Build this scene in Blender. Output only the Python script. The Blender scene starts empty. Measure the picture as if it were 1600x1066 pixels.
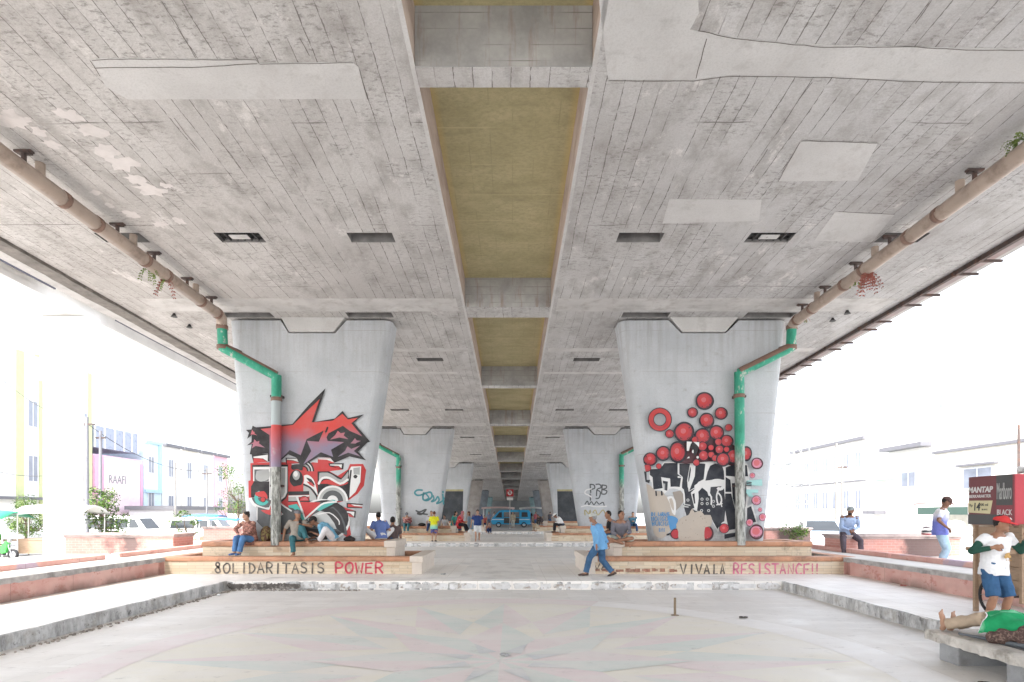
import bpy, bmesh, math, random
from mathutils import Vector, Matrix, noise as mnoise
random.seed(7)
R = math.radians
SC = bpy.context.scene
COL = SC.collection

# ------------------------------------------------------------------ camera
cam_d = bpy.data.cameras.new("camera")
cam = bpy.data.objects.new("camera", cam_d); COL.objects.link(cam)
cam_d.sensor_fit = 'HORIZONTAL'; cam_d.sensor_width = 36.0
F = 889.0                       # focal length in photograph pixels
cam_d.lens = F / 1600 * 36
cam_d.shift_x = 0.0
cam_d.shift_y = (800 - 533) / 1600
cam_d.clip_start = 0.05; cam_d.clip_end = 3000
cam.location = (0, 0, 1.8); cam.rotation_euler = (R(90), 0, 0)
SC.camera = cam

# ------------------------------------------------------------------ light
SUN_EL, SUN_AZ = 58, 205        # azimuth clockwise from +Y
w = bpy.data.worlds.new("World"); SC.world = w; w.use_nodes = True
nt = w.node_tree
sky = nt.nodes.new("ShaderNodeTexSky"); sky.sky_type = 'NISHITA'; sky.sun_disc = False
sky.sun_elevation = R(SUN_EL); sky.sun_rotation = R(SUN_AZ)
sky.air_density = 1.0; sky.dust_density = 4.0; sky.ozone_density = 1.0
hsv = nt.nodes.new("ShaderNodeHueSaturation"); hsv.inputs['Saturation'].default_value = 0.35
nt.links.new(sky.outputs[0], hsv.inputs['Color'])
nt.links.new(hsv.outputs[0], nt.nodes['Background'].inputs[0])
nt.nodes['Background'].inputs[1].default_value = 0.15
sd = bpy.data.lights.new("sun", 'SUN'); sd.energy = 1.5; sd.angle = R(12); sd.color = (1, .96, .9)
sun = bpy.data.objects.new("sun", sd); COL.objects.link(sun)
sx, sy, sz = math.sin(R(SUN_AZ)) * math.cos(R(SUN_EL)), math.cos(R(SUN_AZ)) * math.cos(R(SUN_EL)), math.sin(R(SUN_EL))
sun.rotation_euler = Vector((sx, sy, sz)).to_track_quat('Z', 'Y').to_euler()
SC.view_settings.view_transform = 'Standard'; SC.view_settings.look = 'None'
SC.view_settings.gamma = 1; SC.view_settings.exposure = 2.55
SC.cycles.max_bounces = 10; SC.cycles.diffuse_bounces = 7; SC.cycles.glossy_bounces = 3
SC.cycles.use_denoising = True
SC.cycles.sample_clamp_indirect = 8

# ------------------------------------------------------------------ measured geometry
S = 16.4                                    # pier spacing
def sof(y): return 7.575 - 0.03296 * y      # underside of the deck
def wall(px, py, Y): return Vector(((px - 800) / F * Y, Y, 1.8 + (800 - py) / F * Y))
def ceil(px, py, dz=0.0):
    Y = 5134 / (829.3 - py); return Vector(((px - 800) / F * Y, Y, sof(Y) + dz))

# ------------------------------------------------------------------ node helper
class NT:
    def __init__(s, name, rough=.8, metal=0, spec=.3):
        s.m = bpy.data.materials.new(name); s.m.use_nodes = True
        s.t = s.m.node_tree; s.b = s.t.nodes['Principled BSDF']
        s.b.inputs['Roughness'].default_value = rough; s.b.inputs['Metallic'].default_value = metal
        s.b.inputs['Specular IOR Level'].default_value = spec
        s._p = s._o = None
    def set(s, sock, v):
        if isinstance(v, bpy.types.NodeSocket): s.t.links.new(v, sock)
        elif v is not None:
            if isinstance(v, tuple) and len(v) == 3 and sock.type == 'RGBA': v = (*v, 1)
            sock.default_value = v
    def pos(s):
        if not s._p: s._p = s.t.nodes.new('ShaderNodeNewGeometry').outputs['Position']
        return s._p
    def obj(s):
        if not s._o: s._o = s.t.nodes.new('ShaderNodeTexCoord').outputs['Object']
        return s._o
    def map(s, v, sc=(1, 1, 1), loc=(0, 0, 0)):
        n = s.t.nodes.new('ShaderNodeMapping'); s.set(n.inputs[0], v)
        n.inputs['Scale'].default_value = sc; n.inputs['Location'].default_value = loc
        return n.outputs[0]
    def noise(s, v, sc, det=4, ro=.55, dist=0):
        n = s.t.nodes.new('ShaderNodeTexNoise'); s.set(n.inputs['Vector'], v)
        n.inputs['Scale'].default_value = sc; n.inputs['Detail'].default_value = det
        n.inputs['Roughness'].default_value = ro; n.inputs['Distortion'].default_value = dist
        return n.outputs[0]
    def vor(s, v, sc, feat='F1', out='Distance'):
        n = s.t.nodes.new('ShaderNodeTexVoronoi'); n.feature = feat; s.set(n.inputs['Vector'], v)
        n.inputs['Scale'].default_value = sc
        return n.outputs[out]
    def ramp(s, f, a, b, lo=0., hi=1.):
        n = s.t.nodes.new('ShaderNodeMapRange'); s.set(n.inputs[0], f)
        for i, v in enumerate((a, b, lo, hi)): n.inputs[1 + i].default_value = v
        return n.outputs[0]
    def mth(s, op, a, b=None, c=None):
        n = s.t.nodes.new('ShaderNodeMath'); n.operation = op; s.set(n.inputs[0], a); s.set(n.inputs[1], b); s.set(n.inputs[2], c)
        return n.outputs[0]
    def mix(s, f, a, b, mode='MIX'):
        n = s.t.nodes.new('ShaderNodeMix'); n.data_type = 'RGBA'; n.blend_type = mode
        s.set(n.inputs[0], f); s.set(n.inputs[6], a); s.set(n.inputs[7], b)
        return n.outputs[2]
    def sep(s, v):
        n = s.t.nodes.new('ShaderNodeSeparateXYZ'); s.set(n.inputs[0], v); return n.outputs
    def wn(s, v):
        n = s.t.nodes.new('ShaderNodeTexWhiteNoise'); n.noise_dimensions = '3D'; s.set(n.inputs[0], v); return n.outputs[0]
    def comb(s, x, y, z):
        n = s.t.nodes.new('ShaderNodeCombineXYZ'); s.set(n.inputs[0], x); s.set(n.inputs[1], y); s.set(n.inputs[2], z); return n.outputs[0]
    def brick(s, v, sc, c1, c2, mort, w=.5, h=.25, ms=.02, off=.5):
        n = s.t.nodes.new('ShaderNodeTexBrick'); s.set(n.inputs['Vector'], v); n.offset = off
        s.set(n.inputs['Color1'], c1); s.set(n.inputs['Color2'], c2); s.set(n.inputs['Mortar'], mort)
        n.inputs['Scale'].default_value = sc; n.inputs['Mortar Size'].default_value = ms
        n.inputs['Brick Width'].default_value = w; n.inputs['Row Height'].default_value = h
        return n.outputs
    def bump(s, h, st=.3, d=.02):
        n = s.t.nodes.new('ShaderNodeBump'); n.inputs['Strength'].default_value = st
        n.inputs['Distance'].default_value = d; s.set(n.inputs['Height'], h)
        s.t.links.new(n.outputs[0], s.b.inputs['Normal'])
    def col(s, c): s.set(s.b.inputs['Base Color'], c); return s.m
    def rough(s, r): s.set(s.b.inputs['Roughness'], r)

def sc3(c, k): return tuple(min(1, x * k) for x in c)
MATS = {}
def mat(name, c, rough=.75, var=.16, sc=3., dirt=None, damt=.5, dsc=1.2, bump=.15, bsc=25, world=False, metal=0, spec=.3, stretch=(1, 1, 1)):
    if name in MATS: return MATS[name]
    n = NT(name, rough, metal, spec); v = n.pos() if world else n.obj()
    v = n.map(v, stretch)
    f = n.noise(v, sc, 6, .6)
    colr = n.mix(n.ramp(f, .3, .7), sc3(c, 1 - var), sc3(c, 1 + var))
    if dirt:
        d = n.ramp(n.noise(v, dsc, 8, .68), .5, .68, 0, damt)
        colr = n.mix(d, colr, dirt)
    if bump: n.bump(n.noise(v, bsc, 5, .6), bump, .02)
    n.rough(n.ramp(f, .2, .8, max(.05, rough - .1), min(1, rough + .1)))
    MATS[name] = n.col(colr); return MATS[name]

# ------------------------------------------------------------------ mesh builder
class MB:
    def __init__(s): s.v = []; s.f = []; s.mi = []; s.sm = []
    def add(s, vs, fs, m=0, smooth=False):
        o = len(s.v); s.v += [tuple(p) for p in vs]
        for f in fs: s.f.append([o + i for i in f]); s.mi.append(m); s.sm.append(smooth)
        return s
    def box(s, x0, x1, y0, y1, z0, z1, m=0, sl=None):
        """sl: function of y added to z (a sloped box)"""
        g = sl or (lambda y: 0)
        vs = [(x0, y0, z0 + g(y0)), (x1, y0, z0 + g(y0)), (x1, y1, z0 + g(y1)), (x0, y1, z0 + g(y1)),
              (x0, y0, z1 + g(y0)), (x1, y0, z1 + g(y0)), (x1, y1, z1 + g(y1)), (x0, y1, z1 + g(y1))]
        return s.add(vs, [(0, 3, 2, 1), (4, 5, 6, 7), (0, 1, 5, 4), (1, 2, 6, 5), (2, 3, 7, 6), (3, 0, 4, 7)], m)
    def poly(s, pts, m=0): return s.add(pts, [list(range(len(pts)))], m)
    def prism(s, pts, d, m=0):
        """closed polygon pts (3-D) swept along vector d"""
        n = len(pts); d = Vector(d); a = [Vector(p) for p in pts]; b = [p + d for p in a]
        fs = [list(range(n))[::-1], list(range(n, 2 * n))] + [(i, (i + 1) % n, n + (i + 1) % n, n + i) for i in range(n)]
        return s.add(a + b, fs, m)
    def rings(s, rs, m=0, smooth=True, cap=True, closed=True):
        n = len(rs[0]); vs = [p for r in rs for p in r]; fs = []
        for k in range(len(rs) - 1):
            for i in range(n if closed else n - 1):
                j = (i + 1) % n
                fs.append((k * n + i, k * n + j, (k + 1) * n + j, (k + 1) * n + i))
        s.add(vs, fs, m, smooth)
        if cap: s.add(rs[0], [list(range(n))[::-1]], m); s.add(rs[-1], [list(range(n))], m)
        return s
    def tube(s, pts, r, n=10, m=0, cap=True, smooth=True):
        pts = [Vector(p) for p in pts]; rs = []; up = None
        for i, p in enumerate(pts):
            t = (pts[min(i + 1, len(pts) - 1)] - pts[max(i - 1, 0)])
            if t.length < 1e-9: t = Vector((0, 0, 1))
            t.normalize()
            if up is None: up = Vector((0, 0, 1)) if abs(t.z) < .9 else Vector((1, 0, 0))
            a = t.cross(up)
            if a.length < 1e-4: a = t.cross(Vector((1, .3, .2)))
            a.normalize(); b = a.cross(t).normalized(); up = b
            q = r[i] if isinstance(r, (list, tuple)) else r
            rs.append([p + (a * math.cos(6.2832 * k / n) + b * math.sin(6.2832 * k / n)) * q for k in range(n)])
        return s.rings(rs, m, smooth, cap)
    def capsule(s, p0, p1, r0, r1, n=10, m=0, flat=False):
        p0, p1 = Vector(p0), Vector(p1); d = p1 - p0
        if d.length < 1e-5: d = Vector((0, 0, 1e-4))
        t = d.normalized(); pts = []; rr = []
        if not flat:
            for a in (85, 60, 30): pts.append(p0 - t * r0 * math.sin(R(a))); rr.append(r0 * math.cos(R(a)))
        pts.append(p0); rr.append(r0); pts.append(p1); rr.append(r1)
        if not flat:
            for a in (30, 60, 85): pts.append(p1 + t * r1 * math.sin(R(a))); rr.append(r1 * math.cos(R(a)))
        return s.tube(pts, rr, n, m)
    def ell(s, c, rx, ry, rz, m=0, ax=None, n=14, k=9, lo=-90, hi=90):
        c = Vector(c); X, Y, Z = ax or (Vector((1, 0, 0)), Vector((0, 1, 0)), Vector((0, 0, 1)))
        rs = []
        for i in range(k + 1):
            a = R(lo + (hi - lo) * i / k); a = max(R(-88), min(R(88), a)); q = math.cos(a)
            rs.append([c + X * rx * q * math.cos(6.2832 * j / n) + Y * ry * q * math.sin(6.2832 * j / n) + Z * rz * math.sin(a) for j in range(n)])
        return s.rings(rs, m)
    def ribbon(s, pts, w, nrm, lay=0., m=0):
        """flat stroke with round ends on a plane of normal nrm"""
        nrm = Vector(nrm).normalized(); pts = [Vector(p) for p in pts]
        L, Rr = [], []
        for i, p in enumerate(pts):
            t = (pts[min(i + 1, len(pts) - 1)] - pts[max(i - 1, 0)]).normalized()
            a = nrm.cross(t).normalized() * w * .5
            L.append(p + a + nrm * lay); Rr.append(p - a + nrm * lay)
        e0 = (pts[0] - pts[1]).normalized() * w * .4; e1 = (pts[-1] - pts[-2]).normalized() * w * .4
        n = len(pts)
        vs = L + Rr + [pts[0] + e0 + nrm * lay, pts[-1] + e1 + nrm * lay]
        fs = [(i, i + 1, n + i + 1, n + i) for i in range(n - 1)] + [(0, n, 2 * n), (n - 1, 2 * n + 1, 2 * n - 1)]
        return s.add(vs, fs, m)
    def build(s, name, mats, parent=None, bevel=0, seg=2, loc=None):
        me = bpy.data.meshes.new(name); me.from_pydata(s.v, [], s.f)
        for m in (mats if isinstance(mats, (list, tuple)) else [mats]): me.materials.append(m)
        me.polygons.foreach_set('material_index', s.mi); me.polygons.foreach_set('use_smooth', s.sm)
        bm = bmesh.new(); bm.from_mesh(me); bmesh.ops.recalc_face_normals(bm, faces=bm.faces); bm.to_mesh(me); bm.free()
        me.update()
        o = bpy.data.objects.new(name, me); COL.objects.link(o)
        if parent: o.parent = parent
        if loc: o.location = loc
        if bevel:
            b = o.modifiers.new('bevel', 'BEVEL'); b.width = bevel; b.segments = seg; b.limit_method = 'ANGLE'; b.angle_limit = R(40)
        return o

def thing(name, label, cat, loc=(0, 0, 0), rz=0, group=None):
    o = bpy.data.objects.new(name, None); COL.objects.link(o); o.empty_display_size = .2
    o.location = loc; o.rotation_euler = (0, 0, rz); return tag(o, label, cat, group)
def tag(o, label, cat, group=None):
    o['label'] = label; o['category'] = cat
    if group: o['group'] = group
    return o
def struct(o): o['kind'] = 'structure'; return o
def kids(o): return [c for c in COL.objects if c.parent == o]
def dup(o, dloc, label, group=None, skip=()):
    c = o.copy(); COL.objects.link(c); c.location = Vector(o.location) + Vector(dloc); c['label'] = label
    if group: c['group'] = group
    for k in kids(o):
        if k.name.split('.')[0] in skip: continue
        d = k.copy(); COL.objects.link(d); d.parent = c
        for g in kids(k):
            e = g.copy(); COL.objects.link(e); e.parent = d
    return c
# ------------------------------------------------------------------ big materials
def m_ceiling():
    n = NT('board_marked_concrete', .85); p = n.pos(); x, y, z = n.sep(p)
    wob = n.mth('MULTIPLY', n.mth('SUBTRACT', n.noise(p, .6, 2), .5), .10)
    bx = n.mth('DIVIDE', n.mth('ADD', x, wob), .24)
    fr = n.mth('FRACT', bx); cell = n.mth('FLOOR', bx)
    seg = n.mth('FLOOR', n.mth('DIVIDE', n.mth('ADD', y, n.mth('MULTIPLY', n.wn(n.comb(cell, 3., 1.)), 4.)), 3.6))
    rnd = n.wn(n.comb(cell, seg, 0.))
    big = n.noise(p, .33, 6, .6); mid = n.noise(n.map(p, (1, .55, 1)), 2.2, 8, .68)
    c = n.mix(n.ramp(big, .35, .65), (.49, .472, .455), (.61, .597, .58))
    c = n.mix(n.ramp(x, -6, 5, 0, .75), c, n.mix(n.ramp(big, .35, .65), (.45, .45, .455), (.59, .595, .60)))
    c = n.mix(n.ramp(rnd, 0, 1, 0, .30), c, (.36, .345, .33))
    c = n.mix(n.ramp(mid, .48, .70, 0, .85), c, (.31, .293, .277))
    c = n.mix(n.ramp(n.noise(n.map(p, (1.6, .8, 1), (5, 2, 0)), 1.3, 7, .7), .60, .66, 0, .75), c, (.70, .68, .66))
    # dark joints between the boards, broken up
    ln = n.mth('LESS_THAN', fr, n.ramp(n.noise(p, 9, 3), .3, .7, .0, .085))
    brk = n.ramp(n.noise(n.map(p, (1.2, .35, 1), (0, 9, 0)), 1.6, 4, .6), .40, .50)
    c = n.mix(n.mth('MULTIPLY', n.mth('MULTIPLY', ln, brk), .85), c, (.11, .098, .088))
    # transverse pour joints
    fy = n.mth('FRACT', n.mth('DIVIDE', n.mth('ADD', y, n.mth('MULTIPLY', n.noise(p, .8, 2), .12)), 2.7))
    ly = n.mth('MULTIPLY', n.mth('LESS_THAN', fy, .008), n.ramp(n.noise(p, .7, 3), .48, .56, 0, .8))
    c = n.mix(ly, c, (.13, .12, .11))
    # mould specks
    spk = n.mth('MULTIPLY', n.ramp(n.noise(n.map(p, (1, 2.2, 1)), 9, 7, .78), .52, .61), n.ramp(n.noise(p, .7, 4, .6), .42, .56))
    c = n.mix(n.mth('MULTIPLY', spk, .6), c, (.13, .118, .108))
    c = n.mix(n.ramp(n.noise(p, 42, 5, .8), .40, .68, 0, .42), c, (.25, .235, .22))
    n.bump(n.mth('ADD', n.noise(p, 18, 6, .65), n.mth('MULTIPLY', rnd, .6)), .45, .02)
    return n.col(c)
def m_patch():
    n = NT('smooth_repair_plaster', .8); p = n.pos()
    c = n.mix(n.ramp(n.noise(p, .9, 5), .35, .65), (.50, .495, .485), (.585, .58, .57))
    c = n.mix(n.ramp(n.noise(p, 3, 7, .7), .55, .72, 0, .6), c, (.36, .35, .335))
    c = n.mix(n.ramp(n.noise(p, 42, 5, .8), .46, .70, 0, .35), c, (.30, .29, .28))
    c = n.mix(n.ramp(n.noise(n.map(p, (1, .5, 1)), 1.5, 7, .72), .54, .66, 0, .55), c, (.42, .40, .385))
    n.bump(n.noise(p, 10, 4), .2, .02); return n.col(c)
def m_inner():
    n = NT('stained_beam_concrete', .85); p = n.pos(); x, y, z = n.sep(p)
    c = n.mix(n.ramp(n.noise(p, 1.5, 6, .65), .35, .65), (.28, .28, .275), (.43, .43, .42))
    fz = n.mth('FRACT', n.mth('DIVIDE', z, .2))
    c = n.mix(n.mth('MULTIPLY', n.mth('LESS_THAN', fz, .07), n.ramp(n.noise(p, 1.5, 3), .45, .6, 0, .6)), c, (.13, .12, .11))
    st = n.noise(n.map(p, (5, 5, .5)), 1.6, 5, .65)
    c = n.mix(n.ramp(st, .56, .72, 0, .6), c, (.24, .15, .11))
    n.bump(n.noise(p, 15, 5), .3, .02); return n.col(c)
def m_side():
    n = NT('pinkish_formwork_concrete', .85); p = n.pos()
    c = n.mix(n.ramp(n.noise(n.map(p, (1, .4, 2)), 2, 6, .65), .35, .65), (.34, .27, .23), (.50, .42, .37))
    n.bump(n.noise(p, 15, 5), .3, .02); return n.col(c)
def m_yellow():
    n = NT('olive_yellow_soffit', .8); p = n.pos(); x, y, z = n.sep(p)
    c = n.mix(n.ramp(n.noise(n.map(p, (.7, 1.2, 1)), 1.3, 6, .6), .35, .65), (.40, .355, .20), (.53, .47, .275))
    c = n.mix(n.ramp(n.noise(n.map(p, (.5, 3, 1)), 2.3, 7, .7), .56, .72, 0, .6), c, (.33, .295, .185))
    c = n.mix(n.ramp(n.noise(n.map(p, (1, 1.6, 1)), 11, 8, .8), .44, .66, 0, .55), c, (.26, .235, .145))
    fx = n.mth('FRACT', n.mth('DIVIDE', x, .37)); c = n.mix(n.mth('MULTIPLY', n.mth('LESS_THAN', fx, .05), n.ramp(n.noise(p, 1.7, 4), .45, .6, 0, .45)), c, (.30, .27, .16))
    e = n.mth('ABSOLUTE', n.mth('ADD', x, .105))
    c = n.mix(n.ramp(e, .98, 1.1, 0, .6), c, (.56, .42, .17))
    fy = n.mth('FRACT', n.mth('DIVIDE', y, .92))
    c = n.mix(n.mth('MULTIPLY', n.mth('LESS_THAN', fy, .03), n.ramp(n.noise(p, 1.2, 3), .4, .6, 0, .5)), c, (.62, .55, .31))
    n.bump(n.noise(n.map(p, (1, 4, 1)), 8, 5), .25, .02); return n.col(c)
def m_pillar(dark=0):
    n = NT('pale_painted_concrete', .75); p = n.obj(); x, y, z = n.sep(p)
    c = n.mix(n.ramp(n.noise(p, .7, 6, .6), .35, .65), (.435, .46, .485), (.545, .57, .595))
    c = n.mix(n.ramp(n.noise(n.map(p, (4, 4, .35)), 1.1, 6, .65), .54, .74, 0, .45), c, (.36, .37, .375))
    fz = n.mth('FRACT', n.mth('DIVIDE', z, 1.12))
    c = n.mix(n.mth('MULTIPLY', n.mth('LESS_THAN', fz, .012), n.ramp(n.noise(p, 1.4, 3), .45, .6, 0, .6)), c, (.29, .27, .25))
    fz2 = n.mth('FRACT', n.mth('DIVIDE', z, .16))
    c = n.mix(n.mth('MULTIPLY', n.mth('LESS_THAN', fz2, .08), n.ramp(n.noise(p, 2.2, 4), .5, .7, 0, .35)), c, (.37, .36, .35))
    c = n.mix(n.ramp(n.noise(p, 5, 8, .75), .58, .72, 0, .6), c, (.32, .305, .285))
    c = n.mix(n.ramp(n.noise(p, 36, 5, .8), .44, .7, 0, .35), c, (.31, .305, .30))
    c = n.mix(n.mth('MULTIPLY', n.ramp(z, 5.2, 7.0), n.ramp(n.noise(n.map(p, (6, 6, .3)), 1.1, 6, .65), .45, .65, 0, .55)), c, (.30, .29, .28))
    low = n.mth('MULTIPLY', n.ramp(z, 2.2, 1.0), n.ramp(n.noise(n.map(p, (2, 2, 1)), 1.7, 6, .7), .42, .62, 0, .7))
    c = n.mix(low, c, (.22, .215, .20))
    n.bump(n.noise(p, 16, 6, .65), .3, .02); return n.col(c)
def m_tile(name, c1, c2, grout, size, dirt=.35):
    n = NT(name, .45, spec=.4); p = n.pos()
    b = n.brick(p, 1.0, c1, c2, grout, size, size, .006, 0)
    c = b[0]
    c = n.mix(n.ramp(n.noise(n.map(p, (.5, 1, 1)), .9, 7, .65), .45, .7, 0, dirt), c, (.36, .335, .31))
    c = n.mix(n.ramp(n.noise(p, 6, 7, .75), .62, .75, 0, dirt), c, (.27, .25, .23))
    f = n.noise(p, 1.2, 6, .7); n.rough(n.ramp(f, .3, .7, .28, .65))
    n.bump(n.noise(p, 20, 4), .08, .01); return n.col(c)
def m_plaza():
    n = NT('worn_terrazzo', .5, spec=.4); p = n.pos()
    b = n.brick(p, 1.0, (.66, .63, .59), (.71, .685, .65), (.58, .55, .515), .6, .6, .004, 0)
    c = n.mix(n.ramp(n.noise(p, .5, 6, .6), .35, .65, 0, .5), b[0], (.55, .54, .525))
    c = n.mix(n.ramp(n.noise(n.map(p, (.35, 1.3, 1)), 1.6, 8, .72), .50, .66, 0, .65), c, (.78, .76, .73))
    c = n.mix(n.ramp(n.noise(n.map(p, (1, 1.6, 1), (4, 0, 0)), 3.2, 8, .78), .57, .70, 0, .7), c, (.33, .31, .285))
    c = n.mix(n.ramp(n.noise(p, 26, 3, .7), .70, .76, 0, .7), c, (.16, .15, .14))
    n.rough(n.ramp(n.noise(p, .9, 6, .7), .35, .65, .42, .75))
    n.bump(n.noise(p, 20, 4), .08, .01); return n.col(c)
def m_inlay(name, cc):
    n = NT(name, .5, spec=.4); p = n.pos()
    c = n.mix(n.ramp(n.noise(n.map(p, (.4, 1.2, 1)), 1.6, 8, .72), .32, .60, .15, .78), cc, (.69, .665, .635))
    c = n.mix(n.ramp(n.noise(n.map(p, (1, 1.6, 1), (4, 0, 0)), 3.2, 8, .78), .58, .72, 0, .6), c, (.27, .255, .235))
    n.rough(n.ramp(n.noise(p, .9, 6, .7), .35, .65, .42, .75)); return n.col(c)
def m_kerb():
    n = NT('flaking_whitewashed_kerb', .85); p = n.pos(); x, y, z = n.sep(p)
    st = n.noise(n.map(p, (2.6, 2.6, .9)), 1.7, 8, .75)
    c = n.mix(n.ramp(st, .33, .57), (.20, .195, .19), (.60, .60, .595))
    c = n.mix(n.ramp(n.noise(p, 2.1, 6, .7), .52, .62, 0, .7), c, (.35, .325, .29))
    c = n.mix(n.ramp(n.noise(n.map(p, (3, 3, 3), (1, 1, 3)), 3, 6, .75), .57, .68, 0, .85), c, (.085, .08, .075))
    n.bump(n.noise(p, 12, 7, .7), .7, .03); return n.col(c)
def m_kerbstone():
    n = NT('whitewashed_broken_stone', .85); p = n.pos()
    c = n.mix(n.ramp(n.noise(p, 3, 6, .7), .3, .6), (.42, .41, .40), (.70, .70, .70))
    c = n.mix(n.ramp(n.noise(p, 5, 6, .7), .56, .64, 0, .8), c, (.27, .22, .17))
    n.bump(n.noise(p, 12, 7, .7), .5, .03); return n.col(c)
def m_redwall():
    n = NT('red_brick_paint', .8); p = n.pos(); x, y, z = n.sep(p)
    v = n.comb(n.mth('ADD', x, y), z, 0.)
    b = n.brick(v, 1.0, (.50, .24, .205), (.56, .28, .235), (.58, .38, .335), .22, .075, .006)
    c = n.mix(n.ramp(n.noise(p, .9, 6, .65), .45, .7, 0, .55), b[0], (.55, .35, .32))
    c = n.mix(n.ramp(n.noise(p, 2.2, 7, .75), .57, .72, 0, .7), c, (.24, .115, .095))
    def soot(cx, hw): return n.ramp(n.mth('ADD', n.mth('ABSOLUTE', n.mth('SUBTRACT', x, cx)), n.mth('MULTIPLY', n.mth('SUBTRACT', n.noise(p, 1.6, 6, .65), .5), 1.5)), hw + .18, hw - .18)
    burn = n.mth('MAXIMUM', soot(12.0, .75), n.mth('MAXIMUM', soot(-11.75, .28), soot(-12.3, .1)))
    c = n.mix(n.mth('MULTIPLY', burn, .85), c, (.07, .065, .065))
    n.bump(b[1], .2, .01); return n.col(c)
def m_redplain():
    n = NT('faded_red_painted_plaster', .8); p = n.pos(); x, y, z = n.sep(p)
    c = n.mix(n.ramp(n.noise(p, 1.1, 6, .65), .35, .65), (.56, .30, .26), (.66, .43, .385))
    c = n.mix(n.ramp(n.noise(n.map(p, (1, 1, 1.6)), 2.6, 7, .75), .56, .62, 0, .7), c, (.48, .20, .165))
    c = n.mix(n.mth('MULTIPLY', n.ramp(z, .42, .2), n.ramp(n.noise(p, 1.4, 6), .42, .6, 0, .75)), c, (.15, .12, .10))
    c = n.mix(n.ramp(n.noise(p, .55, 4, .5), .63, .65, 0, .55), c, (.30, .33, .50))
    fy = n.mth('FRACT', n.mth('DIVIDE', y, 1.45))
    c = n.mix(n.mth('MULTIPLY', n.mth('LESS_THAN', fy, .006), .6), c, (.16, .10, .09))
    n.bump(n.noise(p, 16, 5), .25, .02); return n.col(c)
def m_cream():
    n = NT('cream_brick_tiles', .6, spec=.35); p = n.pos(); x, y, z = n.sep(p)
    v = n.comb(n.mth('ADD', x, y), n.mth('SUBTRACT', z, .2), 0.)
    b = n.brick(v, 1.0, (.56, .45, .32), (.64, .55, .42), (.40, .34, .27), .42, .072, .004)
    idv = n.comb(n.mth('FLOOR', n.mth('DIVIDE', n.mth('ADD', x, y), .42)), n.mth('FLOOR', n.mth('DIVIDE', z, .072)), 0.)
    c = n.mix(n.ramp(n.wn(idv), .78, .98, 0, .7), b[0], (.42, .29, .19))
    c = n.mix(n.ramp(n.noise(p, .8, 6, .6), .55, .7, 0, .55), c, (.55, .53, .49))
    c = n.mix(n.ramp(n.noise(p, 1.9, 7, .72), .57, .7, 0, .8), c, (.17, .14, .11))
    n.bump(b[1], .25, .008); return n.col(c)

M = dict(
    ceiling=m_ceiling(), patch=m_patch(), inner=m_inner(), side=m_side(), yellow=m_yellow(), pillar=m_pillar(),
    floor=m_tile('pale_floor_tiles', (.79, .76, .72), (.84, .815, .78), (.62, .585, .54), .4, .26),
    plaza=m_plaza(), kerb=m_kerb(), kerbstone=m_kerbstone(), red=m_redwall(), redplain=m_redplain(), cream=m_cream())
M['strip'] = mat('pale_pour_concrete', (.53, .52, .505), .85, .14, 1.6, (.33, .31, .29), .7, 2.4, .3, 14, world=True)
M['terra'] = mat('terracotta_coping', (.46, .24, .145), .55, .2, 2.2, (.17, .10, .07), .8, 1.8, world=True)
M['ledge'] = mat('rough_grey_ledge', (.40, .385, .37), .85, .3, 5, (.17, .16, .15), .7, 3, .6, 18, world=True)
M['paletop'] = mat('pale_worn_paving', (.60, .58, .55), .7, .12, 1.5, (.35, .33, .31), .5, 2, world=True)
M['asphalt'] = mat('sunlit_street', (.34, .335, .325), .9, .2, .6, (.22, .22, .215), .5, .3, world=True)
M['edgeconc'] = mat('dark_rough_drip_beam', (.19, .175, .16), .9, .4, 6, (.07, .065, .06), .7, 3, .7, 14, world=True)
M['lip'] = mat('pale_edge_concrete', (.48, .47, .46), .85, .15, 2, (.26, .25, .24), .6, 2.5, world=True)
M['pinkedge'] = mat('mauve_grey_edge_concrete', (.34, .29, .285), .85, .2, 2, (.40, .22, .19), .5, 1.2, world=True)
M['steel'] = mat('rusty_dark_steel', (.085, .065, .06), .7, .3, 8, (.16, .07, .04), .6, 5)
M['pipe'] = mat('beige_plastic_pipe', (.37, .30, .25), .45, .14, 1.2, (.19, .14, .11), .8, 2.2, .1, world=True)
M['collar'] = mat('brown_pipe_collar', (.21, .135, .105), .6, .2, 6)
M['white'] = mat('white_paint', (.78, .78, .77), .6, .05, 2)
M['soil'] = mat('dark_soil', (.06, .05, .042), .95, .4, 8)
M['dark'] = mat('hatch_dark_metal', (.06, .06, .06), .7, .3, 6)
M['greyconc'] = mat('grey_block_concrete', (.30, .305, .31), .85, .2, 3, (.17, .165, .16), .6, 2.5, .4, 20, world=True)
M['slabtop'] = mat('chipped_cream_slab', (.52, .49, .45), .8, .2, 4, (.22, .20, .17), .8, 4.5, .6, 22, world=True)
M['black'] = mat('black_rubber', (.022, .022, .024), .7, .2, 5)
M['chrome'] = mat('dull_metal', (.45, .45, .46), .35, .1, 5, metal=.9)
M['glass'] = mat('dark_vehicle_glass', (.03, .035, .04), .08, .1, 2, bump=0, spec=.6)
M['wood'] = mat('weathered_cart_wood', (.36, .255, .175), .75, .3, 5, (.15, .095, .06), .7, 5, .4, 20, stretch=(1, 1, 5))
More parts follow.
